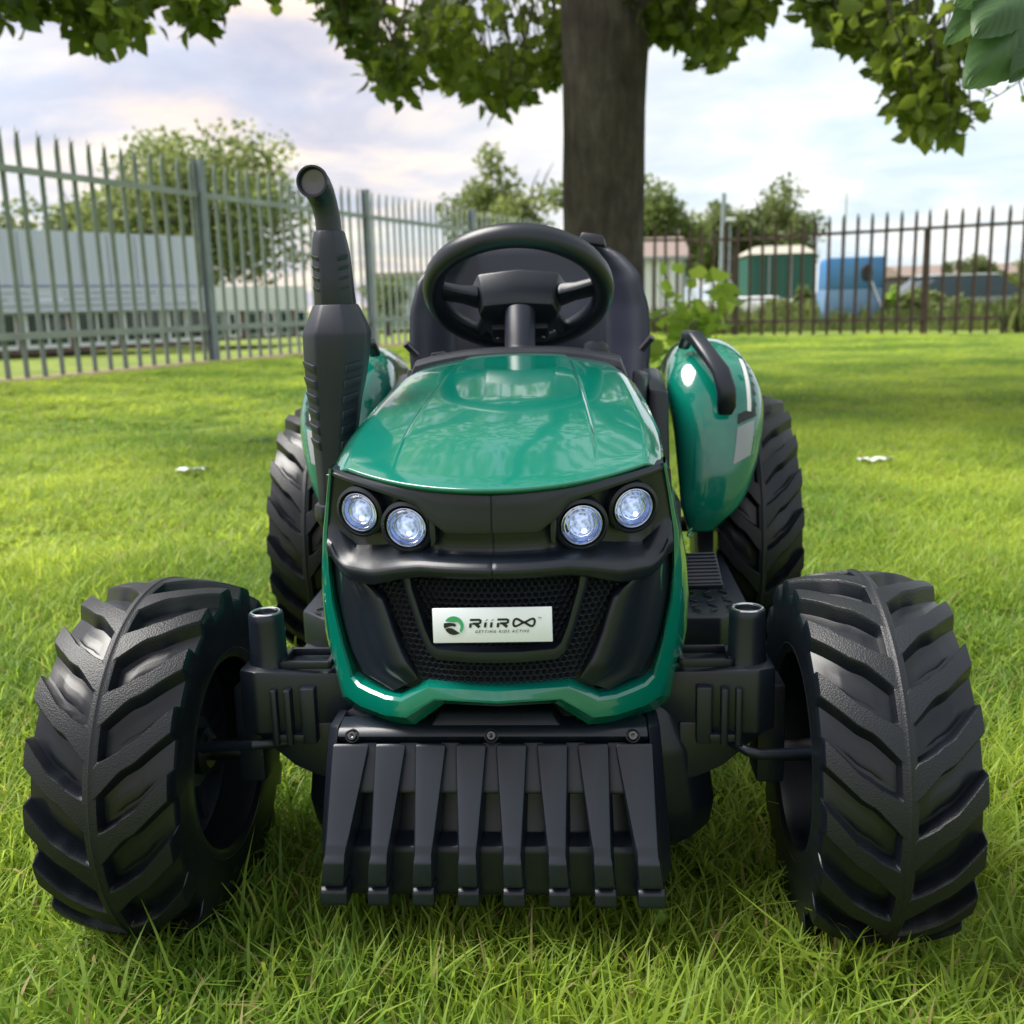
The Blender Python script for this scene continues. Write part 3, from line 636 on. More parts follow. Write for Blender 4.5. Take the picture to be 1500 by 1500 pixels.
# --- front axle
for sg in (-1, 1):
    q = MB(); q.loop([[(sg*u, v, z) for u, v, z in ((.12, -.010, .228), (.12, -.010, .170), (.12, .035, .170), (.12, .035, .228))], [(sg*u, v, z) for u, v, z in ((.175, -.022, .233), (.175, -.022, .176), (.175, .04, .176), (.175, .04, .233))], [(sg*u, v, z) for u, v, z in ((.214, -.032, .2375), (.214, -.032, .180), (.214, .028, .180), (.214, .028, .2375))], [(sg*u, v, z) for u, v, z in ((.2295, -.026, .2375), (.2295, -.026, .181), (.2295, .020, .181), (.2295, .020, .2375))]])
    ax_ = q.out('axle_arm', M['black'], T, bevel=.003, ang=18)
    q = MB(); q.prism([(sg*.150, .186), (sg*.2290, .186), (sg*.2250, .180), (sg*.188, .146), (sg*.172, .138), (sg*.150, .130)], 1, -.020, .02); q.out('gusset', M['black'], ax_, bevel=.002)
    for c_, w_ in ((.1985, .0028), (.1865, .0030), (.1700, .0065)):
        q = MB(); q.box(-w_, w_, -.006, .012, -.0255, .0255); o = q.out('arm_rib', M['black'], ax_, bevel=.0016); o.location = (sg*c_, -.0285 if c_ > .18 else -.024, .1955)
    for c_ in (.1925, .1795):
        q = MB(); q.box(-.005, .005, -.003, .008, -.0035, .0035); o = q.out('arm_ledge', M['black'], ax_, bevel=.001); o.location = (sg*c_, -.0285, .176)
    q = MB()                                              # tray recess on top of the arm
    for a in ((.150, .196, -.018, -.014), (.150, .196, .018, .022), (.150, .154, -.018, .022), (.192, .196, -.018, .022)):
        q.box(min(sg*a[0], sg*a[1]), max(sg*a[0], sg*a[1]), a[2], a[3], .2345, .2415)
    q.out('tray_edge', M['black2'], ax_, bevel=.001)
    q = MB(); q.lathe([(.0175, .236), (.0160, .244), (.0152, .276), (.0152, .281), (.0142, .2825), (.0105, .2825), (.0100, .279), (.0001, .278)], (0, 0, 0), axis=2, n=36, cap=False); kp = q.out('king_pin', M['black'], ax_, smooth=50); kp.location = (sg*.2085, -.004, 0)
    q = MB(); q.tube([(.0124*math.cos(a), .0124*math.sin(a), .2826) for a in np.linspace(0, 6.2832, 33)], .0011, 8, cap=False); q.out('ring', M['chrome'], kp)
    q = MB()
    if sg > 0: q.tube([(.190, -.01, .168), (.200, -.028, .168), (.207, -.034, .1655), (.216, -.034, .163), (.27, -.03, .1625)], .0046, 12)
    else: q.tube([(-.180, -.012, .166), (-.22, -.03, .170), (-.285, -.012, .158)], .0046, 12)
    q.out('tie_rod', M['black'], ax_)
    q = MB(); q.box(-.012, .012, -.02, .02, -.05, .04); o = q.out('stub_axle', M['black2'], T, bevel=.003); o.location = (sg*.2300, .01, .175)
    q = MB(); q.tube([(sg*.22, .0, .152), (sg*.30, 0, .152)], .010, 14); q.out('axle_shaft', M['steel'], T)
# --- exhaust on the left
def ring_oct(c, hu, hv, z, tilt=0, n=8, rot=.5):
    k = []
    oc = [(-1, -.42), (-.46, -1), (.46, -1), (1, -.42), (1, .42), (.46, 1), (-.46, 1), (-1, .42)]
    return [(c[0]+a*hu, c[1]+b*hv, z+tilt*b) for a, b in oc]
EX = MB(); ev = .14
secs = [(.345, -.1765, .0145), (.372, -.1750, .0165), (.455, -.1690, .0250), (.480, -.1665, .0288), (.502, -.1645, .0306), (.5185, -.1635, .0314), (.527, -.1630, .0285), (.546, -.1630, .0205)]
EX.loop([ring_oct((u, ev), hu, hu*.95, z) for z, u, hu in secs]); ex = EX.out('exhaust_pipe', M['pipe'], T, bevel=.0025, ang=14, smooth=30)
E2 = MB(); secs = [(.542, -.1632, .0190), (.572, -.1640, .0178), (.592, -.1646, .0172), (.604, -.1650, .0158), (.614, -.1652, .0138)]
E2.loop([ring_oct((u, ev), hu, hu, z) for z, u, hu in secs]); E2.out('upper_muffler', M['pipe'], ex, bevel=.002, ang=12, smooth=30)
E3 = MB(); E3.tube([(-.1652, ev, .610), (-.1660, ev, .626), (-.1675, ev-.003, .638), (-.1688, ev-.010, .647), (-.1695, ev-.022, .653), (-.1698, ev-.034, .655)], [.0120, .0120, .0122, .0130, .0138, .0143], 24, cap=False); E3.out('outlet_pipe', M['pipe'], ex, smooth=60)
q = MB(); q.lathe([(.0115, .010), (.0115, -.001), (.0125, -.003), (.0143, -.003), (.0148, 0)], (0, 0, 0), axis=1, n=32, cap=False); o = q.out('outlet_rim', M['black'], ex, smooth=50); o.location = (-.1698, ev-.034, .655); o.rotation_euler = (rad(-4), 0, 0)
q = MB(); q.lathe([(.0001, .006), (.0118, .005)], (0, 0, 0), axis=1, n=32, cap=False); o = q.out('outlet_cap', M['steel'], ex); o.location = (-.1698, ev-.034, .655)
q = MB(); q.loop([ring_oct((-.1765, ev), .0185, .018, .352), ring_oct((-.1770, ev), .0185, .018, .338), ring_oct((-.173, ev+.004), .013, .013, .318)]); q.out('exhaust_base', M['black'], T, bevel=.002)
q = MB(); q.loop([[(-.190, ev, .322), (-.12, ev, .315), (-.12, ev+.05, .315), (-.190, ev+.03, .322)], [(-.185, ev, .19), (-.12, ev, .18), (-.12, ev+.06, .18), (-.185, ev+.04, .19)]]); q.out('exhaust_bracket', M['black2'], T, bevel=.003)
def louvre(zc, uc, hu, side, w_, hgt):
    q = MB(); q.loop([[(-w_, -.0030, -hgt*.1), (w_, -.0030, hgt*.35), (w_, .003, hgt*.35), (-w_, .003, -hgt*.1)], [(-w_, -.0005, -hgt), (w_, -.0005, -hgt*.55), (w_, .003, -hgt*.55), (-w_, .003, -hgt)]])
    o = q.out('louvre', M['pipe'], ex, bevel=.0006, ang=8); o.location = (uc+side*hu*.715, ev-hu*.672, zc); o.rotation_euler = (0, 0, side*rad(47)); o.scale = (side, 1, 1) if side < 0 else (1, 1, 1); return o
for k in range(6):
    z = .490-k*.0148; hu = lerp(z, [(.372, .0165), (.455, .0250), (.480, .0288), (.5185, .0314)]); uc = lerp(z, [(.372, -.1750), (.455, -.1690), (.5185, -.1635)])
    for s_ in (-1, 1): louvre(z, uc, hu, s_, hu*.34, .0092)
for k in range(4):
    z = .590-k*.0098
    for s_ in (-1, 1): louvre(z, -.1643, .0172, s_, .0058, .0058)
# --- dashboard, column and steering wheel
def dash(a, b):
    t = 2*a-1; u = t*.128; k = abs(t)
    rows = [(HB-.004, -.004), (HB-.002, .004), (HB+.006, .0085), (HB+.020, .0095), (HB+.045, .003), (HB+.075, -.03), (HB+.085, -.10)]
    i = b*6; i0 = min(5, int(i)); f = i-i0; v = rows[i0][0]*(1-f)+rows[i0+1][0]*f; dz = rows[i0][1]*(1-f)+rows[i0+1][1]*f
    return (u, v-.028*k**3, .4825+dz-.016*k**2.6-(.05*((k-.93)/.07) if k > .93 else 0))
gridobj('dashboard', dash, 41, 19, M['black2'], T, smooth=40, thick=.003)
q = MB(); q.lathe([(.0215, 0), (.0215, .012), (.0195, .014), (.0185, .02), (.0185, .075)], (0, 0, 0), axis=2, n=36); col_ = q.out('steering_column', M['seat'], T, smooth=40)
col_.location = (-.0010, .385, .468); col_.rotation_euler = (rad(-32), 0, 0)
SWC = Vector((-.003, .430, .5565)); tl = rad(36)
sw = MB(); Rm = .1040
rings = []
for i in range(72):
    a = 2*math.pi*i/72; ring = []
    for j in range(16):
        p = 2*math.pi*j/16; rr = Rm+.0130*math.cos(p); ring.append((rr*math.cos(a), rr*math.sin(a), .0150*math.sin(p)))
    rings.append(ring)
V = [p for r in rings for p in r]; F = [((i*16+j), ((i+1) % 72)*16+j, ((i+1) % 72)*16+(j+1) % 16, i*16+(j+1) % 16) for i in range(72) for j in range(16)]
swo = meshobj('steering_wheel', V, F, M['black'], T, smooth=60); swo.location = SWC; swo.rotation_euler = (math.pi-tl, 0, 0)
# wheel plane: local +y is up the wheel, local +z faces the camera side
q = MB(); q.loop([[(-.052, -.034, -.020), (.052, -.034, -.020), (.060, .016, -.020), (.050, .040, -.020), (.0, .048, -.020), (-.050, .040, -.020), (-.060, .016, -.020)], [(-.042, -.030, .022), (.042, -.030, .022), (.048, .014, .024), (.042, .030, .022), (.0, .035, .022), (-.042, .030, .022), (-.048, .014, .024)]]); q.out('wheel_hub', M['black'], swo, bevel=.004).location = (0, -.028, 0)
q = MB(); q.box(-.036, .036, -.044, -.012, -.002, .030); q.out('hub_cover', M['black2'], swo, bevel=.004).location = (0, -.024, 0)
for sg in (-1, 1):
    q = MB(); q.loop([[(sg*.048, .020, -.008), (sg*.048, -.010, -.008), (sg*.048, -.010, .010), (sg*.048, .020, .010)], [(sg*.070, .022, -.008), (sg*.070, -.002, -.008), (sg*.070, -.002, .006), (sg*.070, .022, .006)], [(sg*.100, .036, -.006), (sg*.100, .008, -.006), (sg*.100, .008, .006), (sg*.100, .036, .006)]]); q.out('spoke', M['black'], swo, bevel=.004).location = (0, -.014, 0)
    q = MB(); q.tube([(sg*.034, -.026, .004), (sg*.046, -.060, .004), (sg*.056, -.086, 0)], [.011, .009, .009], 12); q.out('spoke', M['black'], swo)
    q = MB(); q.lathe([(.0001, .002), (.003, .002), (.0035, 0)], (0, 0, 0), axis=2, n=14, cap=False); o = q.out('screw', M['steel'], swo); o.location = (sg*.028, -.056, .030)
q = MB(); q.lathe([(.0165, 0), (.0165, .018), (.0145, .020), (.0155, .024), (.0155, .030), (.0115, .033), (.0001, .033)], (0, 0, 0), axis=2, n=32, cap=False); o = q.out('dash_knob', M['black'], T, smooth=40); o.location = (.0875, .345, .463); o.rotation_euler = (rad(-20), rad(4), 0)
q = MB(); q.tube([(-.105, .352, .470), (-.100, .352, .486), (-.088, .352, .487), (-.075, .350, .478)], .003, 8); q.out('dash_cable', M['black'], T)
q = MB(); q.tube([(-.118, .37, .42), (-.119, .37, .468)], [.02, .016], 16); q.out('dash_lever', M['black'], T)
# --- body sides, seat box, seat
q = MB(); q.loop([[(-.118, .30, .18), (.118, .30, .18), (.118, .30, .452), (-.118, .30, .452)], [(-.14, .42, .14), (.14, .42, .14), (.135, .42, .40), (-.135, .42, .40)]]); q.out('cowl', M['black2'], T, bevel=.006)
q = MB(); q.box(-.125, .125, .10, .95, .11, .22); q.out('chassis', M['black2'], T, bevel=.01)
q = MB(); q.loop([[(-.15, .55, .18), (.15, .55, .18), (.165, .56, .36), (-.165, .56, .36)], [(-.15, .95, .18), (.15, .95, .18), (.165, .95, .40), (-.165, .95, .40)]]); q.out('seat_box', M['black2'], T, bevel=.012)
for sg in (-1, 1):
    q = MB(); q.loop([[(sg*.128, .41, .19), (sg*.150, .41, .19), (sg*.150, .43, .452), (sg*.136, .43, .460)], [(sg*.128, .62, .19), (sg*.172, .62, .19), (sg*.176, .62, .44), (sg*.150, .62, .448)]]); q.out('side_console', M['black2'], T, bevel=.008)
    q = MB(); q.loop([[(sg*.150, .46, .20), (sg*.188, .46, .20), (sg*.184, .47, .428), (sg*.158, .47, .432)], [(sg*.150, .60, .20), (sg*.188, .60, .20), (sg*.184, .60, .45), (sg*.158, .60, .452)]]); q.out('fender_inner', M['black'], T, bevel=.008)
def seatf(a, b):
    t = 2*a-1; k = abs(t); hw_ = lerp(b, [(0, .165), (.35, .172), (.6, .170), (.8, .158), (.92, .135), (1, .100)]); u = hw_*t
    z = .40 + .235*b - (.014*k**4)*b; v = .665 + .045*b
    v -= .055*nsm((k-.62)/.35)*(1-.4*nsm((b-.75)/.25))                 # side bolsters come forward
    v += -.010*math.exp(-((b-.45)/.18)**2)*(1-nsm((k-.4)/.3))
    v -= .020*nsm((b-.95)/.05)*-1
    return (u, v, z)
gridobj('seat', seatf, 49, 30, M['seat'], T, smooth=60, thick=-.010)
gridobj('seat_base', lambda a, b: ((2*a-1)*.15, .50+.18*b, .395+.03*abs(2*a-1)**3-.01*math.sin(math.pi*b)), 25, 10, M['seat'], T, smooth=60, thick=.02)
q = MB(); q.loop([[(.070, .680, .628), (.112, .672, .620), (.114, .690, .618), (.072, .70, .628)], [(.078, .682, .642), (.108, .676, .636), (.112, .72, .630), (.08, .73, .636)]]); q.out('seat_strap', M['black'], T, bevel=.003)
# --- footboards and pedal
for sg in (-1, 1):
    q = MB(); q.loop([[(sg*.12, .265, z) for z in (.150, .190)]+[(sg*.225, .265, z) for z in (.190, .150)], [(sg*.12, .30, z) for z in (.150, .192)]+[(sg*.262, .30, z) for z in (.192, .150)], [(sg*.12, .56, z) for z in (.150, .192)]+[(sg*.266, .56, z) for z in (.192, .150)]]); fb = q.out('foot_board', M['black'], T, bevel=.003)
    q = MB(); q.box(-.07, .07, 0, .28, -.052, 0); o = q.out('board_skirt', M['black2'], fb, bevel=.003); o.location = (sg*.190, .275, .152)
    q = MB(); q.box(min(sg*.15, sg*.198), max(sg*.15, sg*.198), .44, .56, .19, .29); q.out('step_box', M['black2'], fb, bevel=.004)
    for i in range(5):
        for j in range(7):
            q = MB(); q.box(-.0065, .0065, -.0014, .0014, 0, .0016); o = q.out('tread_bar', M['black'], fb, bevel=.0007); o.location = (sg*(.160+i*.020), .285+j*.018, .1925); o.rotation_euler = (0, 0, rad(45 if (i+j) % 2 else -45))
q = MB(); q.box(-.0235, .0235, -.028, .028, -.004, .004); pd = q.out('pedal', M['black'], T, bevel=.002); pd.location = (.2130, .365, .2180); pd.rotation_euler = (rad(32), 0, rad(4))
for i in range(9):
    q = MB(); q.box(-.021, .021, -.0008, .0008, 0, .0016); o = q.out('pedal_bar', M['black2'], pd); o.location = (0, -.024+i*.006, .004)
# --- rear fenders, handles, decals
# smooth arc by Catmull-Rom sampling
def crom(P_, t):
    n = len(P_)-1; x = t*n; i = min(n-1, int(x)); f = x-i
    p0, p1, p2, p3 = [np.array(P_[min(n, max(0, i+d))], float) for d in (-1, 0, 1, 2)]
    return .5*((2*p1)+(-p0+p2)*f+(2*p0-5*p1+4*p2-p3)*f*f+(-p0+3*p1-3*p2+p3)*f**3)
ARC = [(.515, .233), (.501, .262), (.500, .300), (.505, .345), (.516, .390), (.535, .430), (.566, .460), (.615, .478), (.68, .484), (.76, .478), (.84, .460), (.92, .42)]
UIN = [.216, .207, .204, .201, .198, .194, .192, .193, .197, .200, .200, .203]
UOUT = [.250, .280, .299, .312, .320, .322, .318, .311, .306, .306, .308, .312]
def fend(a, b, sg=1, off=0):
    p = crom(ARC, a); q_ = crom(ARC, min(1, a+.01))-crom(ARC, max(0, a-.01)); q_ /= np.linalg.norm(q_); nrm = np.array([-q_[1], q_[0]])  # outward (front/up)
    ui_ = float(crom([(x,) for x in UIN], a)[0]); uo_ = float(crom([(x,) for x in UOUT], a)[0])
    t = 2*b-1; k = abs(t); roll = (1-math.sqrt(max(0, 1-min(1, k)**3.2)))
    dep = (.070 if t > 0 else .050)*roll*min(1, .16+a*1.9)
    p = p - nrm*(dep-off)
    return (sg*(ui_+(uo_-ui_)*b), float(p[0]), float(p[1]))
bs = (np.sin(np.linspace(-math.pi/2, math.pi/2, 31))+1)/2
for sg in (-1, 1):
    fo = gridobj('rear_fender', lambda a, b: fend(a, b, sg), 0, 0, M['green'], T, us=np.linspace(0, 1, 60), vs_=bs, smooth=60, thick=.003*(-sg))
    def skirtf(a, b, sg=sg):
        p = fend(a, 1 if b >= 0 else 0, sg); return (p[0]+sg*.001, p[1]+(.735-p[1])*.10*b, p[2]+(.2-p[2])*.12*b)
    gridobj('fender_lip', skirtf, 50, 3, M['green'], fo, smooth=60)
    q = MB(); pts = [(.2150, .590, .478), (.2195, .572, .494), (.2260, .548, .4925), (.2400, .520, .470), (.2540, .500, .448), (.2600, .492, .425), (.2605, .494, .405), (.2600, .503, .396)]
    rings = []
    for i, p in enumerate(pts):
        a_ = Vector(pts[max(0, i-1)]); b_ = Vector(pts[min(7, i+1)]); d = (b_-a_).normalized(); x = Vector((1, 0, 0)); x = (x-d*x.dot(d)).normalized(); y = d.cross(x)
        rw = [.008, .0095, .0100, .0105, .0115, .0125, .0125, .010][i]; rh_ = [.005, .007, .008, .008, .008, .008, .008, .006][i]
        rings.append([(sg*(p[0]+(x*rw*math.copysign(abs(math.cos(t))**.6, math.cos(t))+y*rh_*math.copysign(abs(math.sin(t))**.6, math.sin(t))).x),) + tuple((Vector(p)+x*rw*math.copysign(abs(math.cos(t))**.6, math.cos(t))+y*rh_*math.copysign(abs(math.sin(t))**.6, math.sin(t))))[1:] for t in np.linspace(0, 2*math.pi, 17)[:-1]])
    q.loop(rings); q.out('fender_handle', M['black'], fo, smooth=60)
    def decal(name, a0, a1, b0, b1, m, sk=0, off=.0022):
        gridobj(name, lambda a, b: fend(a0+(a1-a0)*a + sk*b, b0+(b1-b0)*b, sg, off), 8, 6, m, fo, smooth=60, recalc=True)
    decal('silver_stripe', .235, .330, .66, .96, M['silver'], .035)
    decal('black_stripe', .338, .365, .66, .96, M['ink'], .035)
    decal('black_stripe', .365, .60, .83, .95, M['ink'], 0)
    decal('white_mark', .375, .56, .765, .810, M['whited'], 0)
    q = MB(); q.tube([(sg*.2185, .505, .240), (sg*.214, .503, .236), (sg*.2125, .503, .230), (sg*.218, .504, .2285), (sg*.222, .505, .233)], .0018, 8); q.out('fender_tab', M['green'], fo)
    q = MB(); q.tube([(sg*.158, .60, .475), (sg*.172, .590, .492)], .005, 10); q.out('side_handle', M['steel'], T)
q = MB(); q.tube([(-.33, .735, .196), (.33, .735, .196)], .012, 14); q.out('rear_axle', M['black2'], T)

# ------------------------------------------------------------------ foliage helper
def leaves(name, C, D, size, m, parent=None, wid=.74, fold=.25, rs=None):
    """one folded pointed leaf per row of C (base point), pointing along D"""
    n = len(C); D = D/np.linalg.norm(D, axis=1, keepdims=True)
    a = rng.normal(size=(n, 3)); a -= D*(a*D).sum(1, keepdims=True); a /= np.linalg.norm(a, axis=1, keepdims=True); b = np.cross(D, a)
    s = (rs if rs is not None else rng.uniform(.65, 1.25, n))[:, None]*size
    h = wid*.5
    V = np.stack([C, C+D*s*.32+a*s*h*.92+b*s*fold*.35, C+D*s*.62+a*s*h*.75+b*s*fold*.3, C+D*s-b*s*.08, C+D*s*.62-a*s*h*.75+b*s*fold*.3, C+D*s*.32-a*s*h*.92+b*s*fold*.35, C+D*s*.5], 1).reshape(-1, 3)
    k = (np.arange(n)*7)[:, None]
    F = np.concatenate([k+np.array([[0, 1, 6]]), k+np.array([[1, 2, 6]]), k+np.array([[2, 3, 6]]), k+np.array([[3, 4, 6]]), k+np.array([[4, 5, 6]]), k+np.array([[5, 0, 6]])])
    me = bpy.data.meshes.new(name); me.vertices.add(len(V)); me.vertices.foreach_set('co', V.ravel().astype(np.float32))
    me.loops.add(F.size); me.loops.foreach_set('vertex_index', F.ravel().astype(np.int32)); me.polygons.add(len(F)); me.polygons.foreach_set('loop_start', (np.arange(len(F))*3).astype(np.int32))
    me.update(); me.validate(); me.shade_smooth(); return link(name, me, m, parent)
def branch_mb(mb, p0, p1, r0, r1, wob=.06, k=6):
    pts = []; rs_ = []
    for i in range(k+1):
        t = i/k; q = Vector(p0).lerp(Vector(p1), t)
        if 0 < i: q += Vector((random.uniform(-1, 1), random.uniform(-1, 1), random.uniform(-.6, .6)))*wob*(1 if i < k else .3)
        pts.append(q); rs_.append(r0+(r1-r0)*t)
    mb.tube(pts, rs_, 8); return pts
# ------------------------------------------------------------------ the big tree behind the tractor
TR = empty('broadleaf_tree', (.465, 5.0, 0)); tag(TR, 'large leafy tree whose thick brown trunk stands right behind the tractor seat', 'tree')
V = []; nr = 44; nh = 60
for i in range(nh+1):
    z = -.05 + 2.75*i/nh; r = .192 + .09*math.exp(-max(0, z)*5) + .012*sm((z-1.0)/1.2) + (.03 if z > 2.3 else 0)
    for j in range(nr):
        a = 2*math.pi*j/nr; d = noise.noise(Vector((math.cos(a)*1.1, math.sin(a)*1.1, z*.55)))*.022 + noise.noise(Vector((math.cos(a)*5, math.sin(a)*5, z*2.4)))*.006 + noise.noise(Vector((math.cos(a)*16, math.sin(a)*16, z*5)))*.0035
        V.append(((r+d)*math.cos(a)+.012*z, (r+d)*math.sin(a), z))
F = [(i*nr+j, i*nr+(j+1) % nr, (i+1)*nr+(j+1) % nr, (i+1)*nr+j) for i in range(nh) for j in range(nr)]
meshobj('trunk', V, F, M['bark'], TR, smooth=80)
limbs = []
for e in ((-2.6, -.8, 3.7, .095), (2.8, -.9, 3.6, .095), (-1.2, 1.6, 4.8, .09), (1.4, 1.2, 4.9, .09), (-.5, -2.2, 3.5, .075), (1.9, -2.4, 3.3, .075), (.1, 0, 5.6, .10), (-3.0, 1.0, 3.4, .07), (3.2, 1.2, 3.3, .07)):
    mb = MB(); limbs.append(branch_mb(mb, (.02, 0, 2.35), e[:3], e[3], .03, .09, 7)); mb.out('limb', M['bark'], TR, smooth=70)
# the visible hanging foliage: lower outline read from the photo, each column hung at its own distance
low = [(-80, 70), (10, 52), (40, 62), (62, 60), (85, 34), (110, 50), (130, 80), (155, 108), (185, 88), (215, 66), (235, 25), (248, 8), (262, 58), (285, 62), (300, 76), (320, 44), (336, 14), (352, -8), (378, 2), (395, 26), (412, 4), (430, -30), (470, -20), (482, 66), (500, 88), (520, 62), (540, 130), (560, 158), (590, 168), (615, 150), (640, 92), (656, 148), (672, 165), (700, 162), (722, 186), (740, 190), (760, 172), (790, 140), (812, 146), (840, 110), (930, 92), (955, 88), (990, 80), (1020, 118), (1045, 126), (1062, 88), (1085, 74), (1112, 80), (1128, 52), (1136, 10), (1150, -20), (1166, 4), (1182, 48), (1210, 68), (1240, 98), (1268, 96), (1290, 132), (1310, 168), (1330, 215), (1352, 238), (1372, 236), (1395, 246), (1412, 232), (1402, 176), (1392, 150), (1410, 118), (1440, 108), (1470, 92), (1560, 120)]
base = np.array(TR.location); C = []; D = []; tw = MB()
def hang_y(px): return lerp(px, [(-80, 3.9), (340, 4.1), (500, 4.7), (850, 5.4), (1100, 4.9), (1200, 4.1), (1560, 3.5)])
for _ in range(1650):
    px_ = random.uniform(-70, 1550); lo = lerp(px_, low)
    if lo < -60: continue
    yb = lo - abs(random.gauss(0, 1))*(24 if random.random() < .5 else 90); 
    if yb < -110: continue
    p = at(px_, yb, hang_y(px_)+random.uniform(-.35, .6)); k = random.randint(4, 8); L = random.uniform(.08, .2)
    st = p + Vector((random.uniform(-.08, .08), random.uniform(-.08, .08), L))
    for i in range(k):
        t = (i+random.random())/k; q = st.lerp(p, t) + Vector((random.gauss(0, .022),)*1 + (random.gauss(0, .022), random.gauss(0, .012))) + Vector((0, 0, .055))
        if q.z < p.z+.045: q.z = p.z+.045
        C.append(np.array(q)-base); D.append((random.gauss(0, .75), random.gauss(0, .75), random.uniform(-1.1, .35)))
    if random.random() < .35: tw.tube([st+Vector((random.uniform(-.1, .1), .05, .25))-TR.location, st-TR.location, p+Vector((0, 0, .05))-TR.location], [.004, .003, .0012], 5)
leaves('hanging_leaves', np.array(C), np.array(D), .074, M['leaf'], TR)['kind'] = 'stuff'
for px_ in (60, 160, 300, 395, 500, 560, 590, 690, 735, 780, 990, 1050, 1100, 1190, 1250, 1300, 1340, 1385, 1450):
    p = at(px_, lerp(px_, low)-35, hang_y(px_)); t_ = p+Vector((random.uniform(-.2, .2), random.uniform(0, .3), 1.1)); m_ = p.lerp(t_, .45)+Vector((random.uniform(-.08, .08), 0, 0))
    tw.tube([t_-TR.location, m_-TR.location, p-TR.location], [.011, .006, .002], 6)
tw.out('twigs', M['bark'], TR, smooth=70)['kind'] = 'stuff'
# the rest of the crown, above the frame
n = 9000; q = rng.normal(size=(n, 3)); q /= np.linalg.norm(q, axis=1, keepdims=True); q *= (rng.uniform(.35, 1, n)**.5)[:, None]
cl = np.array([noise.noise(Vector(x*2.6)) for x in q]); q = q[cl > -.16]
C = q*np.array([3.0, 2.7, 2.5])+np.array([.6, .9, 4.55]); keep = C[:, 2] > 2.35; C = C[keep]
D = np.stack([rng.normal(0, .8, len(C)), rng.normal(0, .8, len(C)), rng.uniform(-1.1, .3, len(C))], -1)
leaves('crown', C, D, .135, M['leaf'], TR)['kind'] = 'stuff'
# big near leaves at the picture's upper right, hanging on their own twig
def big_leaf(name, stem, tip, width, roll, parent):
    a = Vector(stem); b = Vector(tip); d = b-a; L = d.length; d.normalize(); s = d.cross(Vector((0, 1, 0))).normalized(); nn = s.cross(d); s = s*math.cos(roll)+nn*math.sin(roll); nn = s.cross(d)
    V = []; F = []; n1_, n2_ = 36, 20
    for i in range(n1_+1):
        t = i/n1_; w_ = width*.5*(math.sin(math.pi*min(1, t*1.0)**.80)**.75)*(1-.12*t)+.0004
        for j in range(n2_+1):
            k = 2*j/n2_-1; vein = .0016*math.sin((t*11-abs(k)*2.6)*2*math.pi*.9)*(1-abs(k)**3)*min(1, 3*abs(k)); ser = 1+(.03*math.sin(t*60) if abs(k) > .95 else 0)
            V.append(a+d*L*(t+.03*abs(k))+s*w_*k*ser+nn*(.10*width*(abs(k)**1.3)-.10*L*math.sin(math.pi*t*.5)**2+vein+.003*math.sin(t*7+k*3)))
    F = [(i*(n2_+1)+j, i*(n2_+1)+j+1, (i+1)*(n2_+1)+j+1, (i+1)*(n2_+1)+j) for i in range(n1_) for j in range(n2_)]
    o = meshobj(name, V, F, M['leaf_near'], parent, smooth=80, recalc=False)
    mb = MB(); mb.tube([a+d*L*t*.96+nn*(-.10*L*math.sin(math.pi*t*.5)**2-.0006) for t in np.linspace(0, 1, 12)], [.0012*(1-t*.8) for t in np.linspace(0, 1, 12)], 6); mb.out('midrib', M['leaf_near'], o)
    return o
NB = empty('leafy_twig', tuple(at(1500, -40, 1.35))); NB.location.y = 1.35
tag(NB, 'twig with large close-up blurred green leaves hanging into the upper right corner', 'twig')
nl = NB.location
for st, ti, wd, ro in (((1545, -20), (1404, 128), .098, .15), ((1520, -45), (1420, 62), .075, -.25), ((1490, -50), (1374, 62), .062, .5), ((1500, -60), (1390, 8), .06, .2), ((1545, 30), (1470, 120), .05, .35)):
    big_leaf('leaf', at(*st, 1.36)-nl, at(*ti, 1.30+.05*ro)-nl, wd, ro, NB)
mb = MB(); mb.tube([at(1620, -30, 1.38)-nl, at(1545, -25, 1.37)-nl, at(1495, -60, 1.37)-nl], [.003, .0022, .0015], 8); mb.out('stem', M['bark'], NB)
# small bare twig with a few tiny leaves under it
TW = empty('thin_twig', tuple(at(1440, 125, 2.4))); tag(TW, 'thin curling twig with tiny leaves below the big near leaves, upper right', 'twig')
tl_ = TW.location; mb = MB()
for pts in (((1520, 92), (1495, 118), (1462, 140), (1438, 128), (1410, 122)), ((1500, 70), (1490, 110), (1500, 145)), ((1462, 140), (1440, 150), (1446, 128)), ((1510, 110), (1480, 98), (1465, 106))):
    mb.tube([at(*p, 2.4)-tl_ for p in pts], .0014, 6)
mb.out('stem', M['bark'], TW, smooth=70)
C = [np.array(at(x+random.uniform(-3, 3), y, 2.4)-tl_) for x, y in ((1483, 125), (1450, 128), (1446, 152), (1456, 148), (1500, 118), (1498, 140), (1478, 104), (1470, 100), (1492, 92))]
leaves('leaves', np.array(C), np.array([(random.gauss(0, .6), random.gauss(0, .3), random.uniform(-1, .2)) for _ in C]), .026, M['leaf'], TW)
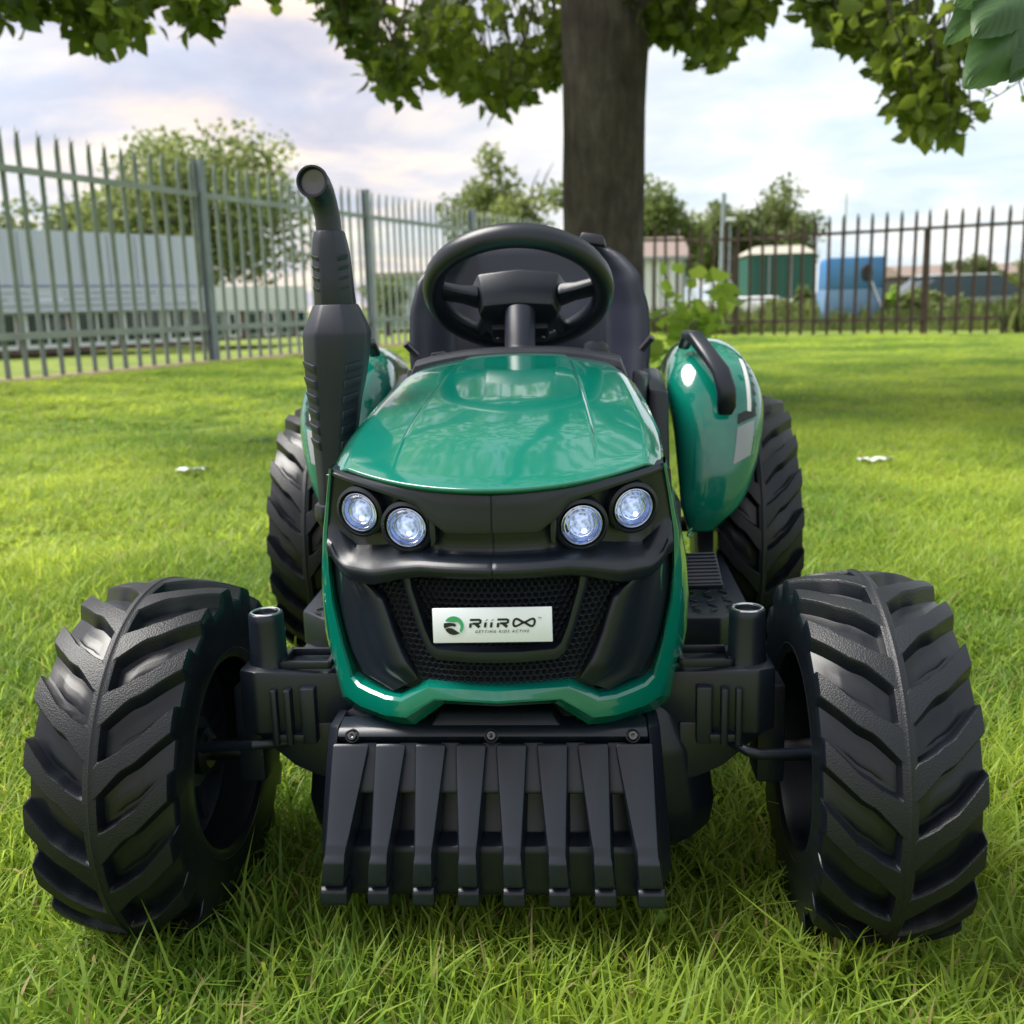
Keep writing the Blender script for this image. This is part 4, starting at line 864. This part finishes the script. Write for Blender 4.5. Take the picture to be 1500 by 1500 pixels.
# sapling shoots at the foot of the trunk
SP = empty('young_sapling', (1.0, 5.15, 0)); tag(SP, 'young bright green sapling shoots with broad leaves beside the tree trunk', 'sapling')
mb = MB(); C = []; D = []; rs_ = []
for px_, py_ in ((1005, 382), (1040, 396), (962, 415), (985, 432), (1060, 412), (950, 458), (1000, 462), (945, 486), (1018, 425), (972, 392), (1030, 442), (958, 520), (985, 500)):
    tp = at(px_, py_, 5.15+random.uniform(-.25, .25))-SP.location; mb.tube([(random.uniform(-.1, .06), random.uniform(-.06, .06), 0), (tp.x*.4, tp.y*.5, tp.z*.55), tp], [.006, .004, .0015], 6)
    for i in range(10):
        t = random.uniform(.35, 1); q_ = Vector((0, 0, 0)).lerp(tp, t)+Vector((random.gauss(0, .02), random.gauss(0, .02), random.gauss(0, .015))); C.append(np.array(q_)); D.append((random.gauss(0, 1), random.gauss(0, .7), random.uniform(-.5, .35))); rs_.append(random.uniform(.55, 1.2))
mb.out('stem', M['leaf_young'], SP, smooth=70); leaves('leaves', np.array(C), np.array(D), .115, M['leaf_young'], SP, wid=.8, rs=np.array(rs_))['kind'] = 'stuff'

# ------------------------------------------------------------------ palisade fences
def pale_mesh(name, h, m, w_=.046, d=.011):
    hw_ = w_/2; xs = [(-hw_, 0), (-hw_*.55, d), (0, d*.25), (hw_*.55, d), (hw_, 0)]; t = .0035; hb = h-.13
    V = []; F = []
    lv = [(0, 1, 0), (hb, 1, 0), (h-.055, .62, -.006)]
    for z, k, dy in lv:
        V += [(x*k, y+dy, z) for x, y in xs]+[(x*k, y+dy+t, z) for x, y in xs]
    for i in range(2):
        for j in range(4):
            a = i*10+j; F.append((a, a+1, a+11, a+10)); a += 5; F.append((a+1, a, a+10, a+11))
        F.append((i*10, i*10+10, i*10+15, i*10+5)); F.append((i*10+4, i*10+9, i*10+19, i*10+14))
    k = len(V); V += [(-hw_*.62, -.028, h-.03), (0, d*.25, h), (hw_*.62, -.028, h-.03)]
    F += [(20, 21, k), (21, 26, k), (26, 25, k), (25, 20, k), (21, 22, k+1), (22, 23, k+1), (23, 28, k+1), (28, 27, k+1), (27, 26, k+1), (26, 21, k+1), (23, 24, k+2), (24, 29, k+2), (29, 28, k+2), (28, 23, k+2)]
    me = bpy.data.meshes.new(name); me.from_pydata(V, [], F); me.materials.append(m); return me
def fence(label, A, B_, h, sp_, m, pm, posts, front, zfix, rails=(.20, .82), railh=.030):
    d = (B_-A); L = d.length; d.normalize(); ang = math.atan2(d.y, d.x)
    nrm = Vector((-d.y, d.x)); F_ = empty('palisade_fence', (A.x, A.y, 0), ang); tag(F_, label, 'fence')
    me = pale_mesh('pale', h, m); n = int(L/sp_)
    def zg(s): p = A+d*s; return float(gz(p.x, p.y)) if zfix is None else lerp(s/L, zfix)
    for i in range(n):
        s = (i+.5)*sp_
        o = bpy.data.objects.new('pale', me); COL.link(o); o.parent = F_; o.location = (s, 0, zg(s)-.0+random.uniform(-.004, .004)); o.rotation_euler = (random.gauss(0, .004), random.gauss(0, .006), random.gauss(0, .03))
    for k in rails:
        mb = MB(); y0, y1 = (-.040, -.002) if front else (.018, .05)
        st = [0]+[p for p in posts]+[L]; st = sorted(set([s for s in st if 0 <= s <= L])); mb2 = [(s, y0, y1, zg(s)+h*k) for s in st]
        for a, b in zip(mb2[:-1], mb2[1:]):
            q = MB(); q.loop([[(p[0]+e, y0, p[3]+railh), (p[0]+e, y1, p[3]+railh), (p[0]+e, y1, p[3]+railh-.006), (p[0]+e, y0+.006, p[3]+railh-.006), (p[0]+e, y0+.006, p[3]-railh), (p[0]+e, y0, p[3]-railh)] for p, e in ((a, .004), (b, -.004))]); q.out('rail', m, F_, smooth=0)
    for s in posts:
        if 0 <= s <= L:
            y0, y1 = (-.075, -.005) if front else (.045, .085)
            q = MB(); hw_ = .034 if front else .022; z0, z1 = -.1, h*(.985 if front else .84)
            for bx in ((-hw_, hw_, y0, y0+.008), (-hw_, hw_, y1-.008, y1), (-.005, .005, y0, y1)): q.box(bx[0]+s, bx[1]+s, bx[2], bx[3], zg(s)+z0, zg(s)+z1)
            q.out('post', pm, F_, smooth=0)
A = P1-LD*3.6; tot = (CORNER-A).length
fence('grey-green galvanised palisade fence with stout posts running along the left edge', A, CORNER, 1.69, .157, M['galv'], M['post'], [.86+.02, 3.6, 6.31, 9.05, 11.8], True, None, rails=(.175, .82), railh=.024)
B2 = Q2+RD*1.9; L2 = (B2-CORNER).length
fence('brown rusty palisade fence closing the lawn on the right', CORNER, B2, 1.71, .192, M['rust'], M['rust'], [2.9, 5.6, 8.3], False, None, rails=(.13, .84), railh=.022)

# ------------------------------------------------------------------ background buildings
def blk(name, label, cat, x, y, rz=0, z=None): 
    e = empty(name, (x, y, float(gz(x, y)) if z is None else z), rz); tag(e, label, cat); return e
def bpart(name, b, m, par, bev=.0): q = MB(); q.box(*b); return q.out(name, m, par, bevel=bev, smooth=0)
# long low building behind the left fence
a0 = at(-60, 500, 27); b0 = at(296, 500, 33.0); dv_ = Vector((b0.x-a0.x, b0.y-a0.y)); Lb = dv_.length; rzb = math.atan2(dv_.y, dv_.x)
BL = blk('clad_building', 'long low building with pale blue metal cladding above a row of white-framed windows', 'building', a0.x, a0.y, rzb, -.42)
def zat(py, y, px_=0): return at(px_, py, y).z+.42
zf = zat(419, 27.5, 0); zm = zf+.0; ztp = zat(332, 27.5, 0)
bpart('wall', (0, Lb, .05, 7, 0, zf-.40), M['brick'], BL)
nseg = int(Lb/.42)
for i in range(nseg):
    bpart('cladding_panel', (i*Lb/nseg, (i+1)*Lb/nseg-.02, -.22+(.03 if i % 2 else 0), .04, zf+.02, ztp), M['metalblue'], BL)
for k in range(4): bpart('fascia_board', (0, Lb, -.30-.02*(k % 2), -.2, zf-.70+k*.175, zf-.70+k*.175+.155), M['metalblue'], BL)
bpart('roof', (0, Lb, .05, 7, zf, ztp-.05), M['metalblue'], BL)
nw = 5
for i in range(nw):
    x0 = .3+i*Lb/nw; wz0, wz1 = .14, zf-.72
    f_ = bpart('window', (x0, x0+1.25, -.02, .04, wz0, wz1), M['white'], BL)
    for j in range(2): bpart('pane', (x0+.08+j*.6, x0+.60+j*.6, -.035, .0, wz0+.12, wz1-.03), M['window'], f_)
# lower wing further right
a1 = at(300, 500, 38); b1 = at(452, 500, 41); dv_ = Vector((b1.x-a1.x, b1.y-a1.y)); Lb = dv_.length
BW = blk('white_wing', 'lower white-fascia wing of a building seen through the left fence behind the exhaust', 'building', a1.x, a1.y, math.atan2(dv_.y, dv_.x), -.45)
zz1 = at(300, 420, 38).z+.45; zz0 = at(300, 457, 38).z+.45
bpart('wall', (0, Lb, .05, 5, 0, zz0), M['brick'], BW); bpart('fascia', (0, Lb, -.1, 5, zz0+.01, zz1), M['white'], BW)
for i in range(6):
    x0 = .25+i*Lb/6; f_ = bpart('window', (x0, x0+.5, -.02, .045, .1, zz0-.02), M['white'] if i % 2 else M['paleg'], BW); bpart('pane', (x0+.08, x0+.42, -.04, -.021, .22, zz0-.1), M['window'], f_)
# pale far hall behind the fence centre
a2 = at(545, 480, 60); BH = blk('pale_green_hall', 'pale grey-green far hall seen through the fence left of the steering wheel', 'building', a2.x, a2.y, rad(4), -.6)
w2 = at(700, 480, 60).x-a2.x; h2 = at(545, 408, 60).z+.6
bpart('wall', (0, w2, 0, 10, 0, h2), M['paleg'], BH); bpart('roof', (-.1, w2+.1, -.15, 10, h2+.01, h2+.3), M['cream'], BH)
for i in range(4): bpart('wall_panel', (.2+i*w2/4, .2+i*w2/4+w2/4-.5, -.06, -.01, .4, h2-.5), M['metalblue'] if i % 2 else M['paleg'], BH)
# white ribbed building right of the trunk
a3 = at(938, 470, 30); BR = blk('white_ribbed_shed', 'white ribbed shed with a brown roof just right of the tree trunk', 'shed', a3.x-1.5, a3.y, rad(-3), -.2)
w3 = at(1003, 470, 30).x-a3.x+1.5; h3 = at(960, 378, 30).z+.2; h4 = at(960, 350, 30).z+.2
nn_ = 12
for i in range(nn_): bpart('wall_panel', (i*w3/nn_, (i+1)*w3/nn_-.03, .02*(i % 2), 4, 0, h3), M['white'], BR)
q = MB(); q.prism([(-.15, h3+.01), (4.2, h3+.01), (2, h4+.15)], 0, -.2, w3+.15); q.out('roof', M['pink'], BR, smooth=0)
bpart('gutter', (-.15, w3+.12, -.24, -.14, h3-.05, h3+.03), M['post'], BR); bpart('downpipe', (w3-.1, w3-.03, -.12, -.05, .0, h3-.06), M['post'], BR)
# green container
a4 = at(1098, 458, 34); BG = blk('green_container', 'dark green steel container with a cream roof behind the right fence', 'container', a4.x, a4.y, rad(-2), -.3)
w4 = at(1190, 458, 34).x-a4.x; h4_ = at(1140, 372, 34).z+.3; h5 = at(1140, 358, 34).z+.3
for i in range(9): bpart('side_panel', (i*w4/9, (i+1)*w4/9-.01, -.01*(i % 2), 3, 0.1, h4_), M['cgreen'], BG)
q = MB(); q.loop([[(-.05, -.05, h4_+.005), (w4+.05, -.05, h4_+.005), (w4+.05, 3.05, h4_+.005), (-.05, 3.05, h4_+.005)], [(.45, .9, h5), (w4-.15, .9, h5), (w4-.15, 2.4, h5), (.45, 2.4, h5)]]); q.out('roof', M['cream'], BG, smooth=0)
for i in (2.5, 5.6): bpart('lock_bar', (i*w4/9, i*w4/9+.05, -.09, -.03, .15, h4_-.05), M['post'], BG)
# blue plastic recycling bank
a5 = at(1202, 480, 18.2); b5 = at(1288, 480, 18.2); w5 = b5.x-a5.x; BB = blk('blue_recycling_bank', 'faded blue plastic recycling bank with sloping sides pressed against the brown fence', 'recycling bank', a5.x, 18.2, rad(-8), -.14)
h6 = at(1240, 377, 18.2).z+.14; hm_ = h6*.60
q = MB(); q.prism([(0, 0), (w5, 0), (w5, hm_), (.07, hm_)], 1, 0, 1.0); q.out('body', M['bluelow'], BB, bevel=.012)
q = MB(); q.prism([(.07, hm_+.004), (w5, hm_+.004), (w5, h6), (.12, h6), (.09, h6*.94)], 1, 0, .95); q.out('hood', M['blue'], BB, bevel=.015)
q = MB(); q.lathe([(.0001, -.035), (.10, -.035), (.115, -.02), (.115, .01)], (0, 0, 0), axis=1, n=24, cap=False); o = q.out('opening', M['dark'], BB); o.location = (w5*.72, 0, h6*.80); o.scale = (.8, 1, 1.25)
q = MB(); q.box(-.012, .012, -.012, .012, -.25, .25); o = q.out('edge_strip', M['white'], BB); o.location = (w5*.90, -.015, hm_*.85); o.rotation_euler = (0, rad(-22), 0)
# far terrace with pinkish roof
a6 = at(1325, 440, 75); BT = blk('terrace_row', 'far dark row of buildings with pinkish roofs behind the parked car', 'building', a6.x, a6.y, 0, -.4)
w6 = at(1560, 440, 75).x-a6.x; h7 = at(1325, 405, 75).z+.4; h8 = at(1325, 392, 75).z+.4
bpart('wall', (0, w6, 0, 6, 0, h7), M['dark'], BT); q = MB(); q.prism([(-.3, h7+.01), (6.3, h7+.01), (3, h8+.2)], 0, -.2, w6); q.out('roof', M['pink'], BT, smooth=0)
for i in range(6): bpart('window', (.6+i*w6/6, 1.8+i*w6/6, -.05, -.01, .8, h7-.5), M['metalblue'], BT)
# poles
def pole(label, px_, py0, y, r, head=False):
    b = at(px_, 470, y); o = blk('lamp_post', label, 'lamp post', b.x, y, 0, -.4); h = at(px_, py0, y).z+.4
    q = MB(); q.tube([(0, 0, 0), (0, 0, h*.5), (.02, 0, h)], [r, r*.8, r*.5], 10); q.out('mast', M['post'], o)
    if head: q = MB(); q.box(-.16, .16, -.1, .1, h-.04, h+.05); q.out('lamp_head', M['white'], o, bevel=.03)
pole('tall pale post rising before the trees right of the trunk', 1057, 283, 26, .10)
pole('short post with a flat lamp head beside the tall pale post', 1067, 322, 30, .04, True)
pole('very thin far mast above the blue recycling bank', 1233, 283, 48, .05)
# parked cars behind the right fence
def car(label, x, y, rz, m, L=4.2, Wd=1.75, Hh=1.45, z=-.25):
    c = empty('parked_car', (x, y, z), rz); tag(c, label, 'car')
    pr = [(-L/2, .35), (-L/2, .78), (-L*.44, .92), (-L*.30, .98), (-L*.16, 1.36), (-.1, Hh), (L*.20, Hh-.02), (L*.38, 1.05), (L*.47, .95), (L/2, .8), (L/2, .35)]
    lo = [(x_, z_) for x_, z_ in pr if z_ < .99]
    q = MB(); q.prism([(-L/2, .33), (-L/2, .78), (-L*.44, .92), (-L*.30, .97), (L*.38, 1.0), (L*.47, .95), (L/2, .8), (L/2, .33)], 1, -Wd/2, Wd/2); q.out('body', m, c, bevel=.06, smooth=40)
    q = MB(); q.loop([[(-L*.30, -Wd*.47, .97), (L*.40, -Wd*.47, .99), (L*.40, Wd*.47, .99), (-L*.30, Wd*.47, .97)], [(-L*.14, -Wd*.38, Hh), (L*.24, -Wd*.38, Hh), (L*.24, Wd*.38, Hh), (-L*.14, Wd*.38, Hh)]]); q.out('cabin', M['window'], c, bevel=.04)
    q = MB(); q.loop([[(-L*.16, -Wd*.39, Hh+.005), (L*.26, -Wd*.39, Hh+.005), (L*.26, Wd*.39, Hh+.005), (-L*.16, Wd*.39, Hh+.005)], [(-L*.12, -Wd*.34, Hh+.05), (L*.22, -Wd*.34, Hh+.05), (L*.22, Wd*.34, Hh+.05), (-L*.12, Wd*.34, Hh+.05)]]); q.out('roof', m, c, bevel=.02)
    for sx in (-1, 1):
        for sy in (-1, 1):
            q = MB(); q.lathe([(.0001, -.1), (.2, -.11), (.31, -.10), (.33, -.06), (.33, .06), (.31, .1), (.0001, .1)], (0, 0, 0), axis=1, n=24, cap=False); o = q.out('wheel', M['rubber'], c); o.location = (sx*L*.31, sy*Wd*.46, .33)
        q = MB(); q.box(-.04, .04, -.16, .16, -.08, .08); o = q.out('headlight' if sx < 0 else 'tail_light', M['chrome'], c, bevel=.02); o.location = (sx*L*.497, -Wd*.36, .72)
    return c
p = at(1095, 440, 27); car('white car half hidden in tall grass left of the blue recycling bank', p.x-.1, 27, rad(4), M['carw'], L=2.9, Hh=1.05, z=-.50)
p = at(1385, 440, 26); car('silver-grey car with a pale roof edge parked behind the right fence', p.x, 26, rad(6), M['cars'], z=-.55, Hh=1.5)
# ------------------------------------------------------------------ far vegetation
def bush_pts(n, rx, ry, rz_, lumps, seed):
    r = np.random.default_rng(seed); c = r.normal(size=(lumps, 3)); c /= np.linalg.norm(c, axis=1, keepdims=True); c *= r.uniform(.25, .82, (lumps, 1)); s = r.uniform(.20, .34, lumps)
    k = r.integers(0, lumps, n); q = r.normal(size=(n, 3)); q /= np.linalg.norm(q, axis=1, keepdims=True); q *= (r.random(n)**.45)[:, None]*s[k][:, None]
    return (c[k]+q)*np.array([rx, ry, rz_])
def far_tree(name, label, cat, x, y, z0, h, wd, n, size, m, seed, crown_lo=.15, lumps=26, sparse=False):
    e = empty(name, (x, y, z0)); tag(e, label, cat)
    hz = h*(1-crown_lo)/2; C = bush_pts(n, wd/2, wd/2, hz, lumps, seed)+np.array([0, 0, h*crown_lo+hz]); r = np.random.default_rng(seed+1)
    D = np.stack([r.normal(0, 1, len(C)), r.normal(0, 1, len(C)), r.normal(0, .8, len(C))+(.25 if sparse else 0)], -1)
    leaves('crown', C, D, size, m, e)['kind'] = 'stuff'
    mb = MB(); branch_mb(mb, (0, 0, -.2), (0, 0, h*.55), wd*.035+.04, .05, wd*.01)
    for k in range(7 if not sparse else 12):
        a = random.uniform(0, 6.28); rr = random.uniform(.15, .36)*wd; b0_ = random.uniform(.12, .45)*h; branch_mb(mb, (0, 0, b0_), (rr*math.cos(a), rr*math.sin(a), min(h*.93, b0_+h*random.uniform(.3, .5))), wd*.015+.02, .012, wd*.015)
    mb.out('trunk', M['bark'], e, smooth=70)
def ft(label, px0, px1, pyt, y, n, size, m, seed, cat='tree', name='far_tree', z0=-.5, **k):
    c = at((px0+px1)/2, 440, y); wd = at(px1, 440, y).x-at(px0, 440, y).x; h = at((px0+px1)/2, pyt, y).z-z0
    far_tree(name, label, cat, c.x, y, z0, h*1.03, wd*1.32, int(n*1.7), size*.85, m, seed, **k)
ft('tall airy tree standing behind the low building on the left', 150, 445, 168, 42, 8500, .30, M['leaf_far'], 3, lumps=90, sparse=True, crown_lo=.05)
ft('second airy tree overlapping the left end of the tallest far tree', 60, 215, 246, 46, 3200, .30, M['leaf_far'], 13, lumps=30, sparse=True, crown_lo=.05)
ft('ragged tree at the left edge behind the fence tops', -70, 62, 228, 44, 3000, .30, M['leaf_far'], 5, lumps=30, sparse=True, crown_lo=.05)
ft('airy green tree above the fence just left of the trunk', 672, 838, 208, 46, 4200, .30, M['leaf_far'], 7, lumps=40, sparse=True, crown_lo=.1)
ft('small shrub low behind the fence between exhaust and steering wheel', 535, 600, 402, 48, 900, .22, M['leaf_far'], 8, name='far_shrub', cat='shrub')
ft('round green tree just right of the trunk', 905, 1022, 256, 44, 5200, .26, M['leaf_far'], 9, lumps=40)
ft('broad dark green tree above the green container', 1008, 1112, 290, 50, 5200, .28, M['leaf_far2'], 11, lumps=40)
ft('rounded tree right of the tall pale post', 1068, 1192, 266, 52, 6500, .27, M['leaf_far2'], 12, lumps=44)
ft('small dark round bush on the skyline right of the blue bank', 1388, 1455, 366, 50, 2300, .2, M['leaf_far2'], 15, name='far_shrub', cat='shrub')
ft('low yellow-green shrub against the right side of the blue bank', 1285, 1325, 418, 19.5, 700, .10, M['leaf_young'], 16, name='shrub', cat='shrub')
ft('pale shrub behind the fence at the far right edge', 1470, 1545, 380, 48, 1100, .22, M['leaf_far'], 17, name='far_shrub', cat='shrub')
for i_, (a_, c_, t_, lab, m_) in enumerate(((1318, 1372, 420, 'green bush behind the fence in front of the silver car, left of its roof', 'leaf_far'), (1362, 1420, 428, 'darker green bush behind the fence hiding the middle of the silver car', 'leaf_far2'), (1412, 1462, 444, 'low green bush behind the fence below the silver car windscreen', 'leaf_far'), (1455, 1530, 436, 'green bush behind the fence at the right picture edge', 'leaf_far2'), (1110, 1165, 434, 'green bush behind the fence below the green container', 'leaf_far'), (1158, 1206, 422, 'green bush touching the left side of the blue bank', 'leaf_far2'))):
    ft(lab, a_, c_, t_, 19.3 if a_ > 1300 else 20.5, 1500, .12, M[m_], 60+i_, name='shrub', cat='shrub', z0=-.25, crown_lo=0)
# clover and broad weeds among the near blades
n = 900; yy = np.sqrt(rng.uniform(.5**2, 2.4**2, n)); xx = rng.uniform(-1, 1, n)*(.52*yy+.2); cl_ = np.array([noise.noise(Vector((a*3.1, c*3.1, 9))) for a, c in zip(xx, yy)]); kp = (cl_ > .05) & ~((np.abs(xx) > .18) & (yy > .66) & (yy < 1.1)); xx, yy = xx[kp], yy[kp]
C = np.stack([xx, yy, rng.uniform(.012, .030, len(xx))], -1); D = np.stack([rng.normal(0, 1, len(xx)), rng.normal(0, 1, len(xx)), rng.uniform(-.1, .4, len(xx))], -1)
tag(leaves('clover', C, D, .015, M['leaf_young'], None, wid=1.0), 'small round clover leaves scattered among the near grass blades', 'clover', kind='stuff')
# tall rough grass behind the right fence
r = np.random.default_rng(5); n = 15000; s = r.uniform(-.5, 12, n); o = r.uniform(.25, 6.0, n); o = np.where((s > 2.6) & (s < 6.6), np.maximum(o, 2.2+r.uniform(0, 3, n)), o)
X = CORNER.x+RD.x*s+RN.x*o; Y = CORNER.y+RD.y*s+RN.y*o
nzv = np.array([noise.noise(Vector((a*.55, b*.55, 3))) for a, b in zip(X, Y)])
C = np.stack([X, Y, gz(X, Y)], -1); D = np.stack([r.normal(0, .25, n), r.normal(0, .25, n), np.ones(n)], -1)
tag(leaves('rough_grass', C, D, .42, M['leaf_far'], None, wid=.10, rs=r.uniform(.45, 1.1, n)*np.clip(.85+1.1*nzv, .3, 1.5)), 'tall rough grass growing behind the brown right-hand fence', 'grass', kind='stuff')
# litter on the lawn
for i, (px_, py_, lab) in enumerate(((280, 688, 'small torn white scrap lying on the lawn left of the exhaust'), (1283, 672, 'small pale scrap lying on the lawn right of the tractor'), (382, 645, 'pale green clump of torn leaves on the lawn beside the left rear wheel'))):
    d_ = -((0-EYE)); ray = _f + R_*((px_-750)/1500) - U_*((py_-750)/1500); t = (0.035-EYE)/ray.z; p = Vector((0, 0, EYE))+ray*t
    V = []; rr = random.Random(i)
    for a in range(7):
        for b in range(4): V.append(((a-3)*.016+rr.uniform(-.005, .005), (b-1.5)*.014+rr.uniform(-.004, .004), rr.uniform(-.006, .010)))
    F = [(a*4+b, (a+1)*4+b, (a+1)*4+b+1, a*4+b+1) for a in range(6) for b in range(3) if rr.random() > .18]
    o = meshobj('litter', V, F, M['leaf_near'] if i == 2 else M['white'], None, smooth=0, recalc=False); o.location = p; tag(o, lab, 'litter')
    md = o.modifiers.new('t', 'SOLIDIFY'); md.thickness = .001
